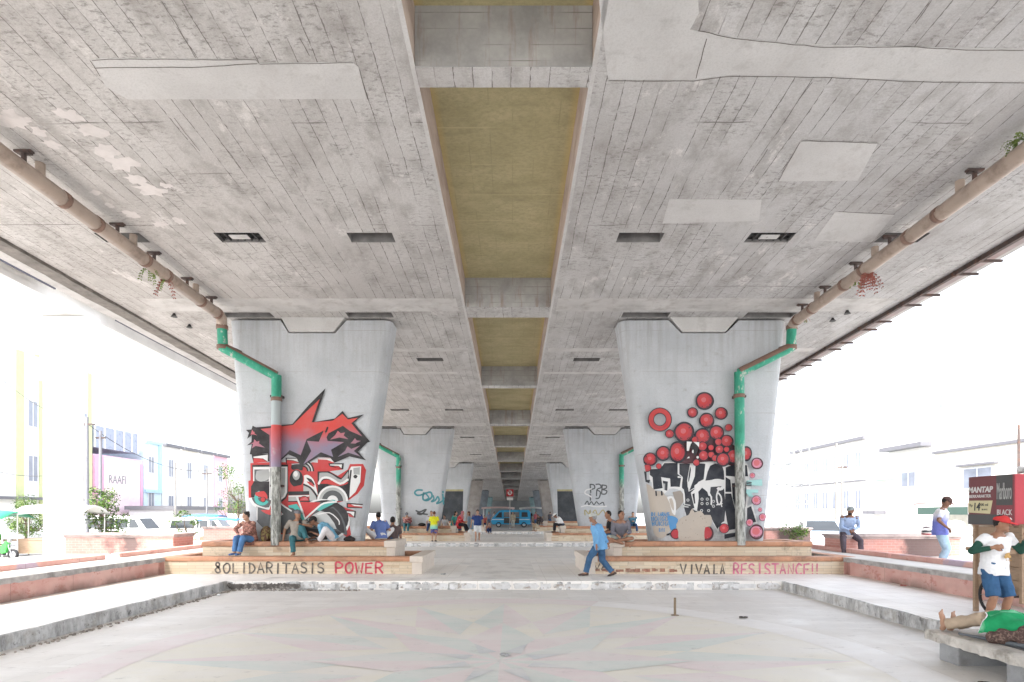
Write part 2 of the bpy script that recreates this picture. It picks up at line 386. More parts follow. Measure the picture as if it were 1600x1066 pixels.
def m_greenpipe(name, top):
    n = NT(name, .5); p = n.pos(); x, y, z = n.sep(p)
    w1 = n.noise(n.map(p, (2, 2, .8)), 2.6, 7, .7)
    c = n.mix(n.ramp(w1, .38, .56), (.03, .24, .155), (.05, .33, .22))
    c = n.mix(n.ramp(w1, .58, .63), c, (.46, .48, .43))
    low = n.mth('MULTIPLY', n.ramp(z, 3.65, 3.1), 1)
    g = n.mix(n.ramp(n.noise(n.map(p, (4, 4, 1)), 3, 7, .72), .42, .58), (.14, .145, .13), (.46, .47, .44))
    c = n.mix(low, c, g)
    if top:                                            # the mural was sprayed straight over the pipe
        k = n.mix(n.ramp(z, 3.05, 4.0), (.24, .20, .28), (.50, .075, .07)); k = n.mix(n.ramp(n.noise(p, 5, 6, .7), .55, .7, 0, .5), k, (.38, .37, .37))
        c = n.mix(n.mth('MULTIPLY', n.mth('GREATER_THAN', z, 3.0), n.mth('LESS_THAN', z, 4.12)), c, k)
        c = n.mix(n.mth('MULTIPLY', n.mth('GREATER_THAN', z, 4.12), n.ramp(z, 4.9, 4.75)), c, (.36, .41, .42))
    return n.col(c)
M['green'] = m_greenpipe('peeling_green_pipe_paint', 0); M['greenmural'] = m_greenpipe('green_pipe_with_mural_overspray', 1)
# ================================================================== ground
g = MB()
g.box(-400, 400, -200, 900, -1.2, -.60); struct(g.build('street', M['asphalt']))
PITS = [(-4.0, 13.15), (19.6, 13.15 + S), (19.6 + S, 13.15 + 2 * S)]
g = MB(); g.box(-6.6, 6.25, -4.0, 46.5, -.59, 0.0); struct(g.build('lower_plaza', M['plaza']))
g = MB()
for a, b in ((-9.3, -6.60), (6.25, 9.1)): g.box(a, b, -6, 48, -.58, .2)
ys = [-6] + [v for p in PITS for v in p] + [48]
for i in range(0, len(ys), 2):
    g.box(-6.60, 6.25, ys[i], ys[i + 1], -.58, .2)
struct(g.build('upper_paving', M['floor']))
g = MB(); g.box(-40, 40, 48.0, 140, -.58, .19); struct(g.build('crossing_road', M['asphalt']))
# tiled runner with faint joints on the upper level
g = MB()
for x0, x1, y0, y1 in ((-1.3, .6, 13.4, 19.4), (-5.9, -1.31, 13.35, 14.0), (-1.9, -1.31, 17.2, 17.9), (.61, 1.6, 17.2, 17.9), (1.9, 6, 13.35, 14.2)):
    g.box(x0, x1, y0, y1, .19, .204)
struct(g.build('tile_runner', mat('greyer_floor_tiles', (.74, .72, .69), .45, .1, 1.3, (.36, .34, .32), .5, 1.5, world=True)))
# raised strips of paving beyond the low walls, left and right
g = MB(); g.box(-14.2, -9.95, -6, 60, -.58, .5); g.box(9.75, 14.6, -6, 60, -.58, .5)
g.box(-9.95, -9.3, 14.75, 18.2, -.58, .47); g.box(9.1, 9.75, 14.75, 18.2, -.58, .47)
struct(g.build('side_paving', M['paletop']))

# kerbs : whitewashed faces of the sunken plaza
def rough_wall(mb, p0, p1, h0, h1, th, side, n, jag=.012):
    """a jittered upright strip from p0 to p1, thickness th towards side"""
    p0, p1 = Vector((*p0, 0)), Vector((*p1, 0)); t = (p1 - p0).normalized(); nn = Vector((*side, 0))
    rs = []
    for i in range(n + 1):
        p = p0.lerp(p1, i / n); k = mnoise.noise(p * 2.3) * jag * 2 + random.uniform(-jag, jag)
        q = mnoise.noise(p * 1.7 + Vector((9, 0, 0))) * jag * 1.5
        zt = h1 + min(.002, q)
        rs.append([p + Vector((0, 0, h0)) + nn * (k * .4), p + Vector((0, 0, (h0 + h1) / 2)) + nn * (k * 1.2),
                   p + Vector((0, 0, zt - .02)) + nn * k, p + Vector((0, 0, zt)) + nn * (k - .018), p - nn * th + Vector((0, 0, h1 - .012)), p - nn * th + Vector((0, 0, h0))])
    mb.rings(rs, 0, False, True)
for bay, (y0, y1) in enumerate(PITS):
    g = MB()
    rough_wall(g, (-6.58, y0), (-6.58, y1), -.05, .207, .10, (1, 0), int((y1 - y0) * 9))
    rough_wall(g, (6.23, y0), (6.23, y1), -.05, .207, .10, (-1, 0), int((y1 - y0) * 9))
    rough_wall(g, (-6.58, y1), (6.23, y1), -.05, .19, .10, (0, -1), 120, .016)
    struct(g.build('kerb', M['kerb']))
    g = MB(); x = -4.9 if bay == 0 else -6.4      # flaking white stones along the far kerb
    while x < 6.0:
        L = random.uniform(.16, .62); h = random.uniform(.10, .15)
        pts = []
        for k in range(14):
            a = 6.2832 * k / 14; e = 5
            cx = math.copysign(abs(math.cos(a)) ** (2 / e), math.cos(a)) * L / 2 * random.uniform(.86, 1.03)
            cz = math.copysign(abs(math.sin(a)) ** (2 / e), math.sin(a)) * h / 2 * random.uniform(.75, 1.05)
            pts.append((x + L / 2 + cx, y1 - .035, .088 + cz))
        if random.random() > .08: g.prism(pts, (0, .06, 0))
        x += L + random.uniform(.0, .05)
    struct(g.build('kerb_stones', M['kerbstone'], bevel=.006))
m = MB()                                                   # soot on the left end of the far kerb
for i in range(26):
    x = -6.45 + .062 * i; pts = []
    for k in range(10):
        a = 6.2832 * k / 10; pts.append((x + random.uniform(.05, .12) * math.cos(a), 13.035 - .0007 * i, .10 + random.uniform(.04, .085) * math.sin(a)))
    m.poly(pts)
struct(m.build('kerb_soot', mat('black_soot', (.10, .09, .082), .95, .5, 8, (.40, .37, .34), .9, 9, world=True)))
# dirt and crumbled rubble at the foot of the left kerb
g = MB()
for i in range(420):
    t = random.random(); y = 7 + 6.1 * t ** .8; x = -6.5 + abs(random.gauss(0, .05)) + .06
    if i > 250: x = random.uniform(-6.4, -3.4) ; y = 13.05 - abs(random.gauss(0, .05)); 
    r = random.uniform(.006, .022) * (1.6 if random.random() < .08 else 1)
    g.ell((x, y, r * .4), r * 1.5, r, r * .8, n=5, k=3)
o = g.build('rubble', mat('rubble_crumbs', (.26, .23, .20), .9, .5, 30, world=True)); o['kind'] = 'stuff'

# floor mosaic : ring and eight pointed star of coloured terrazzo
CX, CY = -.15, 6.85
INL = [m_inlay('cream_terrazzo', (.71, .675, .565)), m_inlay('pink_terrazzo', (.665, .55, .555)), m_inlay('green_terrazzo', (.53, .60, .56)),
       m_inlay('lit_ring_terrazzo', (.78, .77, .76)), m_inlay('blue_grey_terrazzo', (.45, .49, .52))]
def pol(r, a): return (CX + r * math.sin(R(a)), CY + r * math.cos(R(a)))
g = MB()
def flat(pts, m, z=.004): g.poly([(x, y, z) for x, y in pts], m)
N = 96
flat([pol(4.37, 360 * i / N) for i in range(N)], 0, .002)
for i in range(N):
    a0, a1 = 360 * i / N, 360 * (i + 1) / N
    flat([pol(4.35, a0), pol(4.35, a1), pol(4.95, a1), pol(4.95, a0)], 3 if 20 < (a0 % 360) < 175 else 1)  # right side of the pink ring whitened, strong daylight put into its colour
for i in range(16):
    a = 22.5 * i
    tip = pol(4.3, a); l = pol(2.45, a - 11.25); r = pol(2.45, a + 11.25); c = pol(1.6, a)
    flat([tip, l, c], 1 if i % 2 else 2); flat([tip, c, r], 2 if i % 2 else 1)
    flat([pol(4.3, a), pol(4.33, a + 11.25), pol(4.3, a + 22.5), r], 0)
for i in range(8):
    a = 45 * i; tip = pol(2.35, a); l = pol(1.25, a - 22.5); r = pol(1.25, a + 22.5)
    flat([tip, l, (CX, CY)], 1, .008); flat([tip, (CX, CY), r], 2, .008)
    flat([pol(.95, a + 22.5), pol(.42, a + 6), pol(.42, a + 39)], 4, .012)
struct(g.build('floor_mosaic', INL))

# ================================================================== low red walls along the sides
def side_wall(sgn, label):
    x = 8.95 if sgn < 0 else 8.55
    X = lambda v: sgn * v
    t = thing('low_wall', label, 'low wall', (X(x), 4, .2), group='low red walls beside the plaza')
    def bx(a, b, y0, y1, z0, z1): return MB().box(min(X(a), X(b)) - X(x), max(X(a), X(b)) - X(x), y0 - 4, y1 - 4, z0 - .2, z1 - .2)
    bx(x, x + .9, -5, 14.62, .15, .53).build('wall', M['redplain'], t)
    m = MB(); y = -5.0                                           # rough grey lip, chipped along its edge
    rs = []
    while y <= 14.62:
        j = random.uniform(-.012, .012); k = random.uniform(-.01, .01)
        rs.append([Vector((sgn * (-.035 + j), y - 4, .325 + k)), Vector((sgn * (-.035 + j * .6), y - 4, .43)), Vector((sgn * .5, y - 4, .432)), Vector((sgn * .5, y - 4, .325))])
        y += .09
    m.rings(rs, 0, False); m.build('lip', M['ledge'], t)
    bx(x + .03, x + .98, -5, 14.6, .54, .637).build('seat_slab', M['paletop'], t)
    bx(x + .97, x + 1.2, -5, 13.9 if sgn < 0 else 14.3, .15, .755).build('riser', M['redplain'], t, bevel=.015)
    return t
WL = side_wall(-1, 'long low red wall with rough grey lip along the left of the sunken plaza')
WR = side_wall(1, 'long low red wall with grey lip behind the wooden vendor cart on the right')
dup(WL, (0, S + 3.0, 0), 'farther low red wall on the left, behind the first stepped planter', skip=())
dup(WR, (0, S + 3.0, 0), 'farther low red wall on the right, beyond the stepped planter with the bubble mural')

# brick boxes on the side paving
def brick_box(x0, x1, y0, y1, z1, label):
    t = thing('brick_planter', label, 'planter', ((x0 + x1) / 2, (y0 + y1) / 2, .5), group='red brick planters on the side paving')
    cx, cy = (x0 + x1) / 2, (y0 + y1) / 2
    m = MB(); a, b, c, d = x0 - cx, x1 - cx, y0 - cy, y1 - cy
    m.box(a, b, c, c + .15, 0, z1 - .62); m.box(a, b, d - .15, d, 0, z1 - .62); m.box(a, a + .15, c + .15, d - .15, 0, z1 - .62); m.box(b - .15, b, c + .15, d - .15, 0, z1 - .62)
    m.build('wall', M['red'], t)
    m = MB()
    for o, z0, zz in ((.03, -.62, -.56), (.07, -.56, -.5)):
        e = z1
        for q in ((a - o, b + o, c - o, c + .2), (a - o, b + o, d - .2, d + o), (a - o, a + .2, c + .2, d - .2), (b - .2, b + o, c + .2, d - .2)):
            m.box(*q, e + z0, e + zz)
    m.build('coping', mat('grey_stained_coping', (.42, .34, .32), .8, .2, 3, (.09, .085, .08), .7, 1.4, world=True), t, bevel=.012)
    m = MB(); m.box(a + .16, b - .16, c + .16, d - .16, .02, z1 - .72); m.build('soil', M['soil'], t)
    return t
B1 = brick_box(-13.75, -10.42, 17.5, 18.6, 1.13, 'long soot stained red brick planter in front of the white van')
B2 = brick_box(9.62, 13.0, 16.5, 17.5, 1.13, 'soot blackened red brick planter that the man in the blue shirt sits on')
B3 = brick_box(-14.0, -12.2, 25.8, 26.8, 1.13, 'small red brick planter on the left, behind the seated woman')
B4 = brick_box(10.7, 12.6, 24.0, 25.0, 1.13, 'red brick planter on the right in front of the green stall')

# ================================================================== stepped planters round the pillars
def stepped(x0, x1, u0, u1, label):
    cx = (x0 + x1) / 2
    t = thing('stepped_planter', label, 'planter', (cx, 15.8, .2), group='cream tiled stepped planters round the pillars')
    f0, f1, g0, g1 = 14.66, 16.95, 15.2, 16.55
    def ring(mb, a, b, c, d, th, z0, z1, o=0.):
        a -= cx + o; b += o - cx; c -= 15.8 + o; d += o - 15.8; th += o * 2; z0 -= .2; z1 -= .2
        mb.box(a, b, c, c + th, z0, z1); mb.box(a, b, d - th, d, z0, z1)
        mb.box(a, a + th, c + th, d - th, z0, z1); mb.box(b - th, b, c + th, d - th, z0, z1)
    m = MB(); ring(m, x0, x1, f0, f1, .3, .19, .52); m.build('lower_wall', M['cream'], t)
    m = MB(); ring(m, x0, x1, f0, f1, .3, .52, .645, .03); m.build('lower_coping', M['terra'], t, bevel=.04, seg=3)
    m = MB(); ring(m, u0, u1, g0, g1, .25, .19, .87); m.build('upper_wall', M['cream'], t)
    m = MB(); ring(m, u0, u1, g0, g1, .27, .87, 1.01, .03); m.build('upper_coping', M['terra'], t, bevel=.04, seg=3)
    m = MB(); m.box(u0 + .26 - cx, u1 - .26 - cx, g0 + .26 - 15.8, g1 - .26 - 15.8, 0, .72)
    for a, b, c, d in ((x0 + .31, x1 - .31, f0 + .31, g0 - .01), (x0 + .31, x1 - .31, g1 + .01, f1 - .31), (x0 + .31, u0 - .01, g0 - .01, g1 + .01), (u1 + .01, x1 - .31, g0 - .01, g1 + .01)):
        m.box(a - cx, b - cx, c - 15.8, d - 15.8, -.01, .1)
    m.build('soil', M['soil'], t)
    for a in ((u0 - cx, .02), (u1 - cx, -.02)): pass
    return t
# pale end stones of the coping are part of the planter
PL = stepped(-9.05, -2.33, -8.27, -3.13, 'cream tiled stepped planter with grey and red spray lettering below the star mural')
PR = stepped(1.90, 8.85, 2.72, 8.0, 'cream tiled stepped planter with VIVA LA RESISTANCE lettering below the bubble mural')
def end_stones(t, x, u, sg):
    m = MB(); c = t.location.x
    a, b = sorted((x - c + sg * .045, x - c - sg * .30)); m.box(a, b, -1.2, 1.2, .30, .46)
    a, b = sorted((u - c + sg * .045, u - c - sg * .28)); m.box(a, b, -.655, .805, .65, .826)
    a, b = sorted((x - c + sg * .012, x - c - sg * .25)); m.box(a, b, -1.155, 1.16, -.01, .30)
    a, b = sorted((u - c + sg * .012, u - c - sg * .22)); m.box(a, b, -.615, .76, -.01, .65)
    m.build('end_stone', mat('pale_end_stone', (.62, .55, .48), .6, .12, 3, (.35, .30, .26), .5, 3, world=True), t, bevel=.015)
end_stones(PL, -2.33, -3.13, 1); end_stones(PR, 1.90, 2.72, -1)
names = ('second', 'third', 'fourth')
for k in (1, 2):
    dup(PL, (0, S * k, 0), 'cream stepped planter round the %s pillar of the left row' % names[k - 1])
    dup(PR, (0, S * k, 0), 'cream stepped planter round the %s pillar of the right row' % names[k - 1])

# hand sprayed lettering ------------------------------------------------
GL = {'A': [[(0, 0), (.5, 1), (1, 0)], [(.2, .38), (.82, .38)]], 'B': [[(0, 0), (.05, 1), (.7, .93), (.75, .65), (.1, .52), (.85, .42), (.85, .1), (0, 0)]],
      'C': [[(.95, .85), (.5, 1), (.05, .6), (.1, .2), (.5, 0), (.95, .12)]], 'D': [[(.1, 0), (.1, 1)], [(-.05, .98), (.6, .9), (.95, .5), (.6, .08), (0, .02)]],
      'E': [[(.95, 1), (.1, .95), (.05, .03), (.95, 0)], [(.05, .5), (.8, .5)]], 'G': [[(.95, .85), (.5, 1), (.05, .6), (.1, .2), (.5, 0), (.9, .15), (.9, .45), (.5, .45)]],
      'H': [[(.05, 0), (.05, 1)], [(.95, 0), (.95, 1)], [(.05, .5), (.95, .5)]], 'I': [[(.5, 0), (.55, 1)]], 'K': [[(.1, 0), (.1, 1)], [(.9, 1), (.12, .45), (.95, 0)]],
      'L': [[(.15, 1), (.1, .05), (.9, .08)]], 'M': [[(0, 0), (.1, 1), (.5, .35), (.9, 1), (1, 0)]], 'N': [[(.05, 0), (.08, 1), (.92, 0), (.95, 1)]],
      'O': [[(.5, 1), (.1, .8), (.0, .45), (.2, .08), (.55, 0), (.9, .2), (1, .6), (.85, .92), (.5, 1)]], 'P': [[(.1, 0), (.1, 1), (.7, .98), (.95, .75), (.7, .5), (.1, .45)]],
      'R': [[(.1, 0), (.1, 1), (.7, .98), (.92, .75), (.7, .52), (.1, .48)], [(.45, .5), (.98, 0)]], 'S': [[(.9, .85), (.6, 1), (.2, .9), (.15, .62), (.8, .42), (.9, .15), (.5, 0), (.05, .12)]],
      'T': [[(-.1, 1), (1.1, .97)], [(.5, .98), (.48, 0)]], 'U': [[(.05, 1), (.08, .25), (.5, 0), (.9, .25), (.95, 1)]], 'V': [[(0, 1), (.5, 0), (1, 1)]],
      'W': [[(0, 1), (.2, 0), (.5, .7), (.78, 0), (1, 1)]], '!': [[(.5, 1), (.5, .3)], [(.5, .08), (.5, .0)]], '8': [[(.75, .55), (.2, .75), (.35, 1), (.75, .9), (.6, .6), (.1, .3), (.35, 0), (.85, .1), (.75, .4), (.3, .62)]]}
def smooth_pts(p, k=3):
    if len(p) < 4: return p
    out = []
    for i in range(len(p) - 1):
        a = Vector(p[max(i - 1, 0)]); b = Vector(p[i]); c = Vector(p[i + 1]); d = Vector(p[min(i + 2, len(p) - 1)])
        for j in range(k):
            t = j / k; out.append(.5 * ((2 * b) + (c - a) * t + (2 * a - 5 * b + 4 * c - d) * t * t + (3 * b - a - 3 * c + d) * t ** 3))
    return out + [Vector(p[-1])]
def spray(mb, text, px0, px1, pyt, pyb, to3, lw, m=0, jit=.04, lay0=.003, fill=.74):
    n = len(text); cw = (px1 - px0) / n; lay = lay0
    for i, ch in enumerate(text):
        for st in GL.get(ch, []):
            dx, dy = random.uniform(-jit, jit), random.uniform(-jit, jit)
            pts = [(x + random.uniform(-jit, jit) * .5, y + random.uniform(-jit, jit) * .5) for x, y in st]
            if ch in 'BCDGOPRSU8J': pts = smooth_pts(pts, 3)
            P = [to3(px0 + (i + (1 - fill) / 2 + fill * (x + dx)) * cw, pyb + (pyt - pyb) * (y + dy)) for x, y in pts]
            mb.ribbon(P, lw, (0, -1, 0), lay, m); lay += .00025
GREYSPRAY = mat('grey_spray_paint', (.115, .10, .09), .8, .3, 6, (.42, .36, .28), .6, 9, 0, world=True)
REDSPRAY = mat('red_spray_paint', (.50, .065, .10), .7, .2, 6, (.50, .33, .27), .5, 9, 0, world=True)
PINKSPRAY = mat('faded_pink_spray_paint', (.52, .16, .24), .7, .2, 6, (.56, .42, .36), .6, 8, 0, world=True)
def front(Y): return lambda px, py: wall(px, py, Y)
def local(o, t):                                          # keep world shape while parenting under t
    o.location = Vector(o.location) - t.location; return o
m = MB(); fr = front(14.655)
spray(m, '8OLIDARITASIS', 334, 508, 880, 895.5, fr, .042, 0)
spray(m, 'POWER', 522, 600, 879.5, 895.5, fr, .05, 1)
local(m.build('spray_lettering', [GREYSPRAY, REDSPRAY], PL), PL)
m = MB()
spray(m, 'VIVA', 1062, 1110, 882, 898, fr, .045, 0); spray(m, 'LA', 1113, 1134, 882, 898, fr, .045, 0, fill=.6)
spray(m, 'RESISTANCE', 1144, 1266, 881, 898, fr, .045, 1); spray(m, '!!', 1266, 1280, 881, 898, fr, .04, 1)
spray(m, 'VA', 927, 950, 881, 890, fr, .035, 0); 
local(m.build('spray_lettering', [GREYSPRAY, PINKSPRAY], PR), PR)
m = MB()                                                   # missing tiles : bare brown bed
for x0, x1, y0, y1 in ((928, 960, 887, 894), (962, 1000, 888, 895), (1003, 1028, 888, 894), (1031, 1039, 888, 895), (1046, 1058, 889, 895)):
    x = x0
    while x < x1:
        ww = random.uniform(4, 9); a, b = wall(x, y0 + random.uniform(0, 2), 14.657), wall(min(x + ww, x1), y1 - random.uniform(0, 2), 14.657)
        m.box(a.x, b.x, 14.652, 14.67, b.z, a.z); x += ww + random.choice((0, 0, 3))
local(m.build('bare_mortar', mat('bare_brown_mortar', (.30, .155, .11), .9, .5, 9, (.45, .37, .29), .7, 6, .6, world=True), PR), PR)

# ================================================================== flyover deck
deck = thing('flyover', 'wide concrete flyover deck overhead with a yellowish strip down its middle', 'flyover', (0, 0, 0))
Y0, Y1 = -16.0, 112.0
def girder(xa, xb, holes, name):
    """board marked soffit with real openings"""
    xs = sorted({xa, xb} | {v for h in holes for v in h[:2]}); ysb = sorted({Y0, Y1} | {v for h in holes for v in h[2:4]})
    m = MB()
    for i in range(len(xs) - 1):
        for j in range(len(ysb) - 1):
            cx, cy = (xs[i] + xs[i + 1]) / 2, (ysb[j] + ysb[j + 1]) / 2
            if any(h[0] < cx < h[1] and h[2] < cy < h[3] for h in holes): continue
            m.add([(xs[i], ysb[j], sof(ysb[j])), (xs[i + 1], ysb[j], sof(ysb[j])), (xs[i + 1], ysb[j + 1], sof(ysb[j + 1])), (xs[i], ysb[j + 1], sof(ysb[j + 1]))], [(0, 1, 2, 3)])
    o = m.build(name, M['ceiling'], deck)
    for a, b, c, d in holes:
        m = MB(); h = .5; z = lambda y, k: (y, sof(y) + k)
        q = [(a, c), (b, c), (b, d), (a, d)]
        for k in range(4):
            p, r = q[k], q[(k + 1) % 4]
            m.add([(p[0], p[1], sof(p[1])), (r[0], r[1], sof(r[1])), (r[0], r[1], sof(r[1]) + h), (p[0], p[1], sof(p[1]) + h)], [(0, 1, 2, 3)])
        m.add([(x, y, sof(y) + h) for x, y in q], [(0, 1, 2, 3)])
        m.build('hatch_recess', mat('grey_hatch_lining', (.20, .195, .19), .85, .3, 4, world=True), deck)
    return o
HX_L = [(-2.77, .44), (-5.36, .44), (-7.68, .44)]; HX_R = [(2.52, .44), (5.08, .44), (7.68, .44)]
def holes(hx, pads):
    h = [(c - w, c + w, 11.03 + 8 * k, 11.4 + 8 * k) for k in range(6) for c, w in hx]
    h += [(a, b, 15.06 + S * k, 15.42 + S * k) for k in range(4) for a, b in pads]
    return h
girder(-10.05, -1.21, holes(HX_L, [(-7.72, -6.42), (-4.42, -3.2)]), 'girder_soffit')
girder(1.0, 9.85, holes(HX_R, [(2.95, 4.2), (6.25, 7.55)]), 'girder_soffit')
sl = sof
for x0, x1 in ((-1.25, -1.212), (1.002, 1.04)):             # pink-brown inner cheeks of the girders and the pale arris
    MB().box(x0 if x0 < 0 else x0, x1, Y0, Y1, .004, .75, 0, sl).build('girder_cheek', M['side'], deck)
for x0, x1 in ((-1.262, -1.205), (.995, 1.052)):
    MB().box(x0, x1, Y0, Y1, -.006, .004, 0, sl).build('pale_arris', M['patch'], deck)
BE = [(-1.1, -.7), (7.07, 7.41), (14.68, 15.4), (22.6, 23.05), (30.8, 31.4)] + [(38.9 + 8.2 * k, 39.4 + 8.2 * k) for k in range(9)]
for a, b in BE:
    MB().box(-1.208, .998, a, b, -.004, .76, 0, sl).build('cross_beam', [M['inner']], deck)
    MB().box(-1.207, .997, a + .012, b - .012, -.012, -.004, 0, sl).build('beam_underside', M['ceiling'], deck)
e = BE
for (a, b), (c, d) in zip(e[:-1], e[1:]):
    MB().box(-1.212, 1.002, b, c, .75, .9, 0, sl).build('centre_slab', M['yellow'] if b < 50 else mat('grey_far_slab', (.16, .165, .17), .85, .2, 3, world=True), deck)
MB().box(-10.9, 10.5, Y0, Y1, 1.0, 1.3, 0, sl).build('deck_slab', M['lip'], deck)
# left edge : dark drip beam, pale lip, parapet
m = MB(); rs = []; y = Y0
while y <= Y1:
    j = random.uniform(-.02, .02)
    rs.append([Vector((-10.05, y, sof(y) + .02)), Vector((-10.06 + j, y, sof(y) - .07)), Vector((-10.48 + j, y, sof(y) - .05)), Vector((-10.5, y, sof(y) + .02))]); y += .25
m.rings(rs, 0, False); m.build('drip_beam', M['edgeconc'], deck)
MB().box(-10.86, -10.49, Y0, Y1, .0, .35, 0, sl).build('edge_lip', M['lip'], deck)
MB().box(-10.9, -10.66, Y0, Y1, .3, 2.3, 0, sl).build('parapet', M['lip'], deck)
MB().box(-10.66, -10.0, Y0, Y1, .35, 1.0, 0, sl).build('girder_flank', M['lip'], deck)
MB().box(9.85, 10.2, Y0, Y1, .5, 1.0, 0, sl).build('girder_flank', M['lip'], deck)
MB().box(10.3, 10.5, Y0, Y1, .06, 2.3, 0, sl).build('parapet', M['lip'], deck)
# right edge : dark steel angle, mauve ledge, brackets and rods
MB().box(9.84, 9.92, Y0, Y1, -.10, .12, 0, sl).build('edge_angle', M['steel'], deck)
MB().box(9.92, 10.32, Y0, Y1, .03, .5, 0, sl).build('edge_ledge', M['pinkedge'], deck)
y = 5.0
while y < 50:
    for d in (0, .62):
        yy = y + d; z = sof(yy); m = MB()
        m.box(9.88, 10.36, yy, yy + .05, z - .10, z - .05); m.box(9.83, 9.85, yy, yy + .02, z - .12, z + .0); m.box(9.8, 9.815, yy, yy + .015, z - .10, z + .12 - .13)
        m.build('edge_bracket', M['steel'], deck)
    y += 1.75
# paler pour strips over the piers and plaster repairs
for k in range(3):
    for a, b in ((-9.3, -1.4), (1.15, 9.6)):
        for y0, y1, z in ((14.15, 14.6, -.005), (14.62, 14.98, -.004), (18.0, 18.35, -.004), (20.7, 20.95, -.004)):
            MB().box(a, b - (.6 if y0 > 18 else 0), y0 + S * k, y1 + S * k, z, 0, 0, sl).build('pour_strip', M['strip'], deck)
def patch(pts, dz=-.006):
    MB().prism([ceil(x, y, dz) for x, y in pts], (0, 0, .005)).build('plaster_patch', M['patch'], deck)
patch([(143, 93), (160, 90), (400, 93), (404, 98), (552, 97), (560, 104), (573, 154), (200, 155), (165, 135)])
patch([(936, 0), (952, -60), (1088, -60), (1092, 20), (1078, 46), (1160, 60), (1240, 68), (1420, 73), (1620, 76), (1640, 128), (1430, 126), (1300, 120), (1140, 117), (1084, 125), (950, 124)])
patch([(1252, 220), (1372, 223), (1340, 282), (1216, 283)]); patch([(1046, 311), (1190, 312), (1186, 345), (1035, 349)])
patch([(1305, 331), (1398, 335), (1362, 378), (1272, 376)])
random.seed(11)                                 # flaked pale blotches near the left pipe
for (x, y, q) in [(110, 180, 20), (140, 205, 24), (165, 235, 22), (190, 255, 24), (215, 280, 20), (235, 296, 22), (95, 175, 12), (80, 225, 14), (150, 300, 10), (60, 205, 14), (20, 190, 22), (205, 335, 12), (260, 290, 10), (280, 345, 10), (170, 320, 8), (250, 350, 12), (15, 175, 14), (40, 186, 10)]:
    pts = []
    for k in range(16):
        a = 6.2832 * k / 16; rr = q * random.uniform(.5, 1.15)
        pts.append(ceil(x + rr * math.cos(a) * 1.1 + .5 * rr * math.sin(a), y + rr * .55 * math.sin(a), -.004 - .0006 * (x % 7)))
    MB().poly(pts).build('flaked_patch', mat('flaked_white_patch', (.63, .60, .585), .85, .1, 2, (.50, .48, .46), .6, 6, world=True), deck)
CR = mat('crack_and_rim_shade', (.13, .115, .10), .9, .4, 20, world=True)  # cracks in the soffit, plus rim shadows painted round the plaster patches
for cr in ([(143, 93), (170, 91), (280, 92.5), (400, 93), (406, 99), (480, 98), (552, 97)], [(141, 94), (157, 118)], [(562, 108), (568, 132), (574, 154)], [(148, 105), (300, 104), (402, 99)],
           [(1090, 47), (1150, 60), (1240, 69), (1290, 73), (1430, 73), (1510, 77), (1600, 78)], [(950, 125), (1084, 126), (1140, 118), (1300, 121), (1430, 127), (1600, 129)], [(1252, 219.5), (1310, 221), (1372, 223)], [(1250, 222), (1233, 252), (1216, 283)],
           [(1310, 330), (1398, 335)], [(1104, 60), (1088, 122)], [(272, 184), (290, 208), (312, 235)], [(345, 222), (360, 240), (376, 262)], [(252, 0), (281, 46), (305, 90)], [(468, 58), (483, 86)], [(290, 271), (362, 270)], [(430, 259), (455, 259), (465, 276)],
           [(1270, 128), (1250, 152), (1232, 182)], [(1455, 0), (1430, 36)], [(1200, 232), (1176, 268)]):
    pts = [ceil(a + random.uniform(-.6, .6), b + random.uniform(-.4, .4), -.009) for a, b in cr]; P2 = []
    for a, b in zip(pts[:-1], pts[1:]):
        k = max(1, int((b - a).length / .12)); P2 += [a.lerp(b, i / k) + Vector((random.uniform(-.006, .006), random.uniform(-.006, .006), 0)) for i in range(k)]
    MB().ribbon(P2 + [pts[-1]], random.uniform(.006, .011), (0, 0, -1), 0).build('crack_rim_shadow', CR, deck)
# shuttering frames left in two hatches
for c in (-5.36, 5.08):
    for k in range(2):
        y = 11.03 + 8 * k; z = sof(y) ; m = MB()
        for i in range(7):
            xx = c - .42 + .14 * i; m.box(xx, xx + .025, y, y + .37, z + .02, z + .05)
        for yy in (y + .02, y + .17, y + .33): m.box(c - .44, c + .44, yy, yy + .025, z + .045, z + .07)
        for i in range(9):
            a = Vector((c + random.uniform(-.4, .4), y + random.uniform(.02, .3), z + .02)); m.tube([a, a + Vector((random.uniform(-.15, .15), random.uniform(-.1, .1), random.uniform(-.05, .1)))], .008, 5)
        m.build('hatch_grille', M['dark'], deck)
        MB().box(c - .19, c + .17, y + .11, y + .27, z + .004, z + .018).build('hatch_board', M['patch'], deck)
# bearing blocks that fill the notch on each pillar
def bearing(k, top, bot):
    y0, y1 = 15.40 + S * k, 16.36 + S * k; dz = -.03296 * S * k
    m = MB(); zt, zb = 7.075 + dz, 6.68 + dz
    m.prism([(top[0], y0, zt), (bot[0], y0, zb), (bot[1], y0, zb), (top[1], y0, zt)], (0, y1 - y0, 0))
    m.build('bearing_block', M['patch'], deck, bevel=.01)
for k in range(6):
    bearing(k, (-6.26, -4.52), (-6.04, -4.83)); bearing(k, (4.28, 6.14), (4.62, 5.78))
# small lamp caps hanging under the outer soffit
for px, py in ((272, 490), (296, 507), (1301, 497), (1324, 485)):
    p = ceil(px, py); m = MB(); m.tube([p + Vector((0, 0, .01)), p - Vector((0, 0, .05)), p - Vector((0, 0, .09))], [.02, .05, .085], 10); m.build('lamp_cap', M['dark'], deck)

